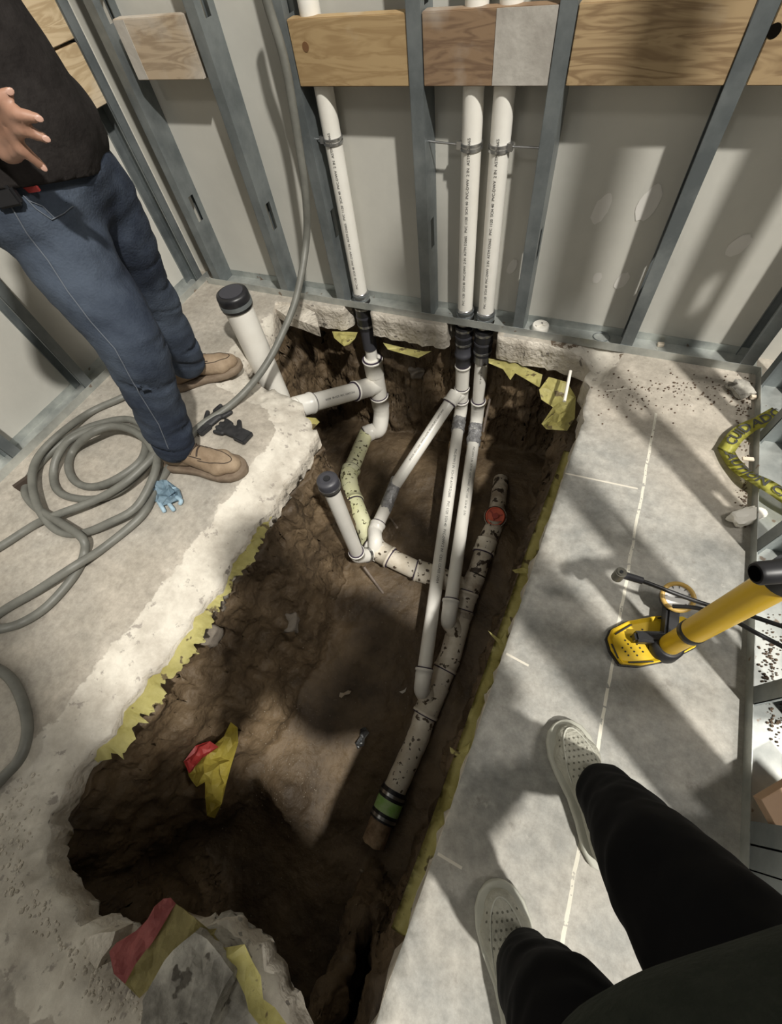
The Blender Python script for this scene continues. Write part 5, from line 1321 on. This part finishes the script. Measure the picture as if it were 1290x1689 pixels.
def pf(p, n): return .005 * noise.noise(V((p.x * 10, p.y * 10, p.z * 18))) + .003 * noise.noise(p * 28)
fleshy('trousers', [(hR, kR, .105, .078), (kR, aR + V((-.003, 0, .03)), .078, .056), (hL, kL, .100, .074), (kL, aL + V((0, 0, .03)), .074, .056), (pel2 - L2 * .06, pel2 + L2 * .06, .13, .13)], .009, M['pants'], pho, smooth=5, fn=pf)
sw = fleshy('sweatshirt', [(V((.238, -.154, .83)) - L2 * .075, V((.238, -.154, .83)) + L2 * .02, .156, .150), (V((.25, -.16, .9)), V((.28, -.19, 1.05)), .14, .14), (pel2 + V((0, 0, .02)) - L2 * .07 + F2 * .01, pel2 + V((0, 0, .02)) + L2 * .07 + F2 * .01, .150, .150), (pel2 + F2 * .035, chest2, .160, .150), (chest2 - L2 * .08, chest2 + L2 * .08, .135, .135), (sR, sL, .075, .075), (chest2 + V((0, 0, .1)), neck2 + V((0, 0, -.04)), .10, .07),
     (sR, eR, .064, .055), (eR, wR.lerp(eR, .15), .055, .040), (sL, eL, .064, .055), (eL, wL.lerp(eL, .15), .055, .040)], .010, M['sweat'], pho, smooth=5, fn=lambda p, n: .003 * noise.noise(p * 9))
bm = bmesh.new(); bm.from_mesh(sw.data)
bmesh.ops.bisect_plane(bm, geom=bm.verts[:] + bm.edges[:] + bm.faces[:], plane_co=(.2, -.1, .80), plane_no=(0, 0, 1), clear_inner=True)
bmesh.ops.holes_fill(bm, edges=[e for e in bm.edges if e.is_boundary]); bm.to_mesh(sw.data); bm.free()
for hx, tx in (((.352, -.025), (.210, .208)), ((.288, -.365), (.150, -.135))):
    up_o, P = boot('shoe', hx, tx, pho, (M['knit'], M['shoesole'], M['knit']), W=.050, style='shoe')
    bpy.context.view_layer.update(); UB = BVHTree.FromObject(up_o, bpy.context.evaluated_depsgraph_get())
    bm = bmesh.new()
    for i in range(7):
        for j in range(-3, 4):
            q = P(.60 + i * .042, .2, j * .0095 + (.0045 if i % 2 else 0)); h = UB.ray_cast(q, V((0, 0, -1)))
            if h[0] and h[0].z > .04:
                mt_ = h[1].to_track_quat('Z', 'Y').to_matrix(); c_ = h[0]
                r = bmesh.ops.create_circle(bm, cap_ends=True, segments=8, radius=.0022); m4 = mt_.to_4x4(); m4.translation = c_ + h[1] * .0006; bmesh.ops.transform(bm, matrix=m4, verts=r['verts'])
    obj('knit_eyelets', bm, M['knitdark'], up_o, kind='stuff')
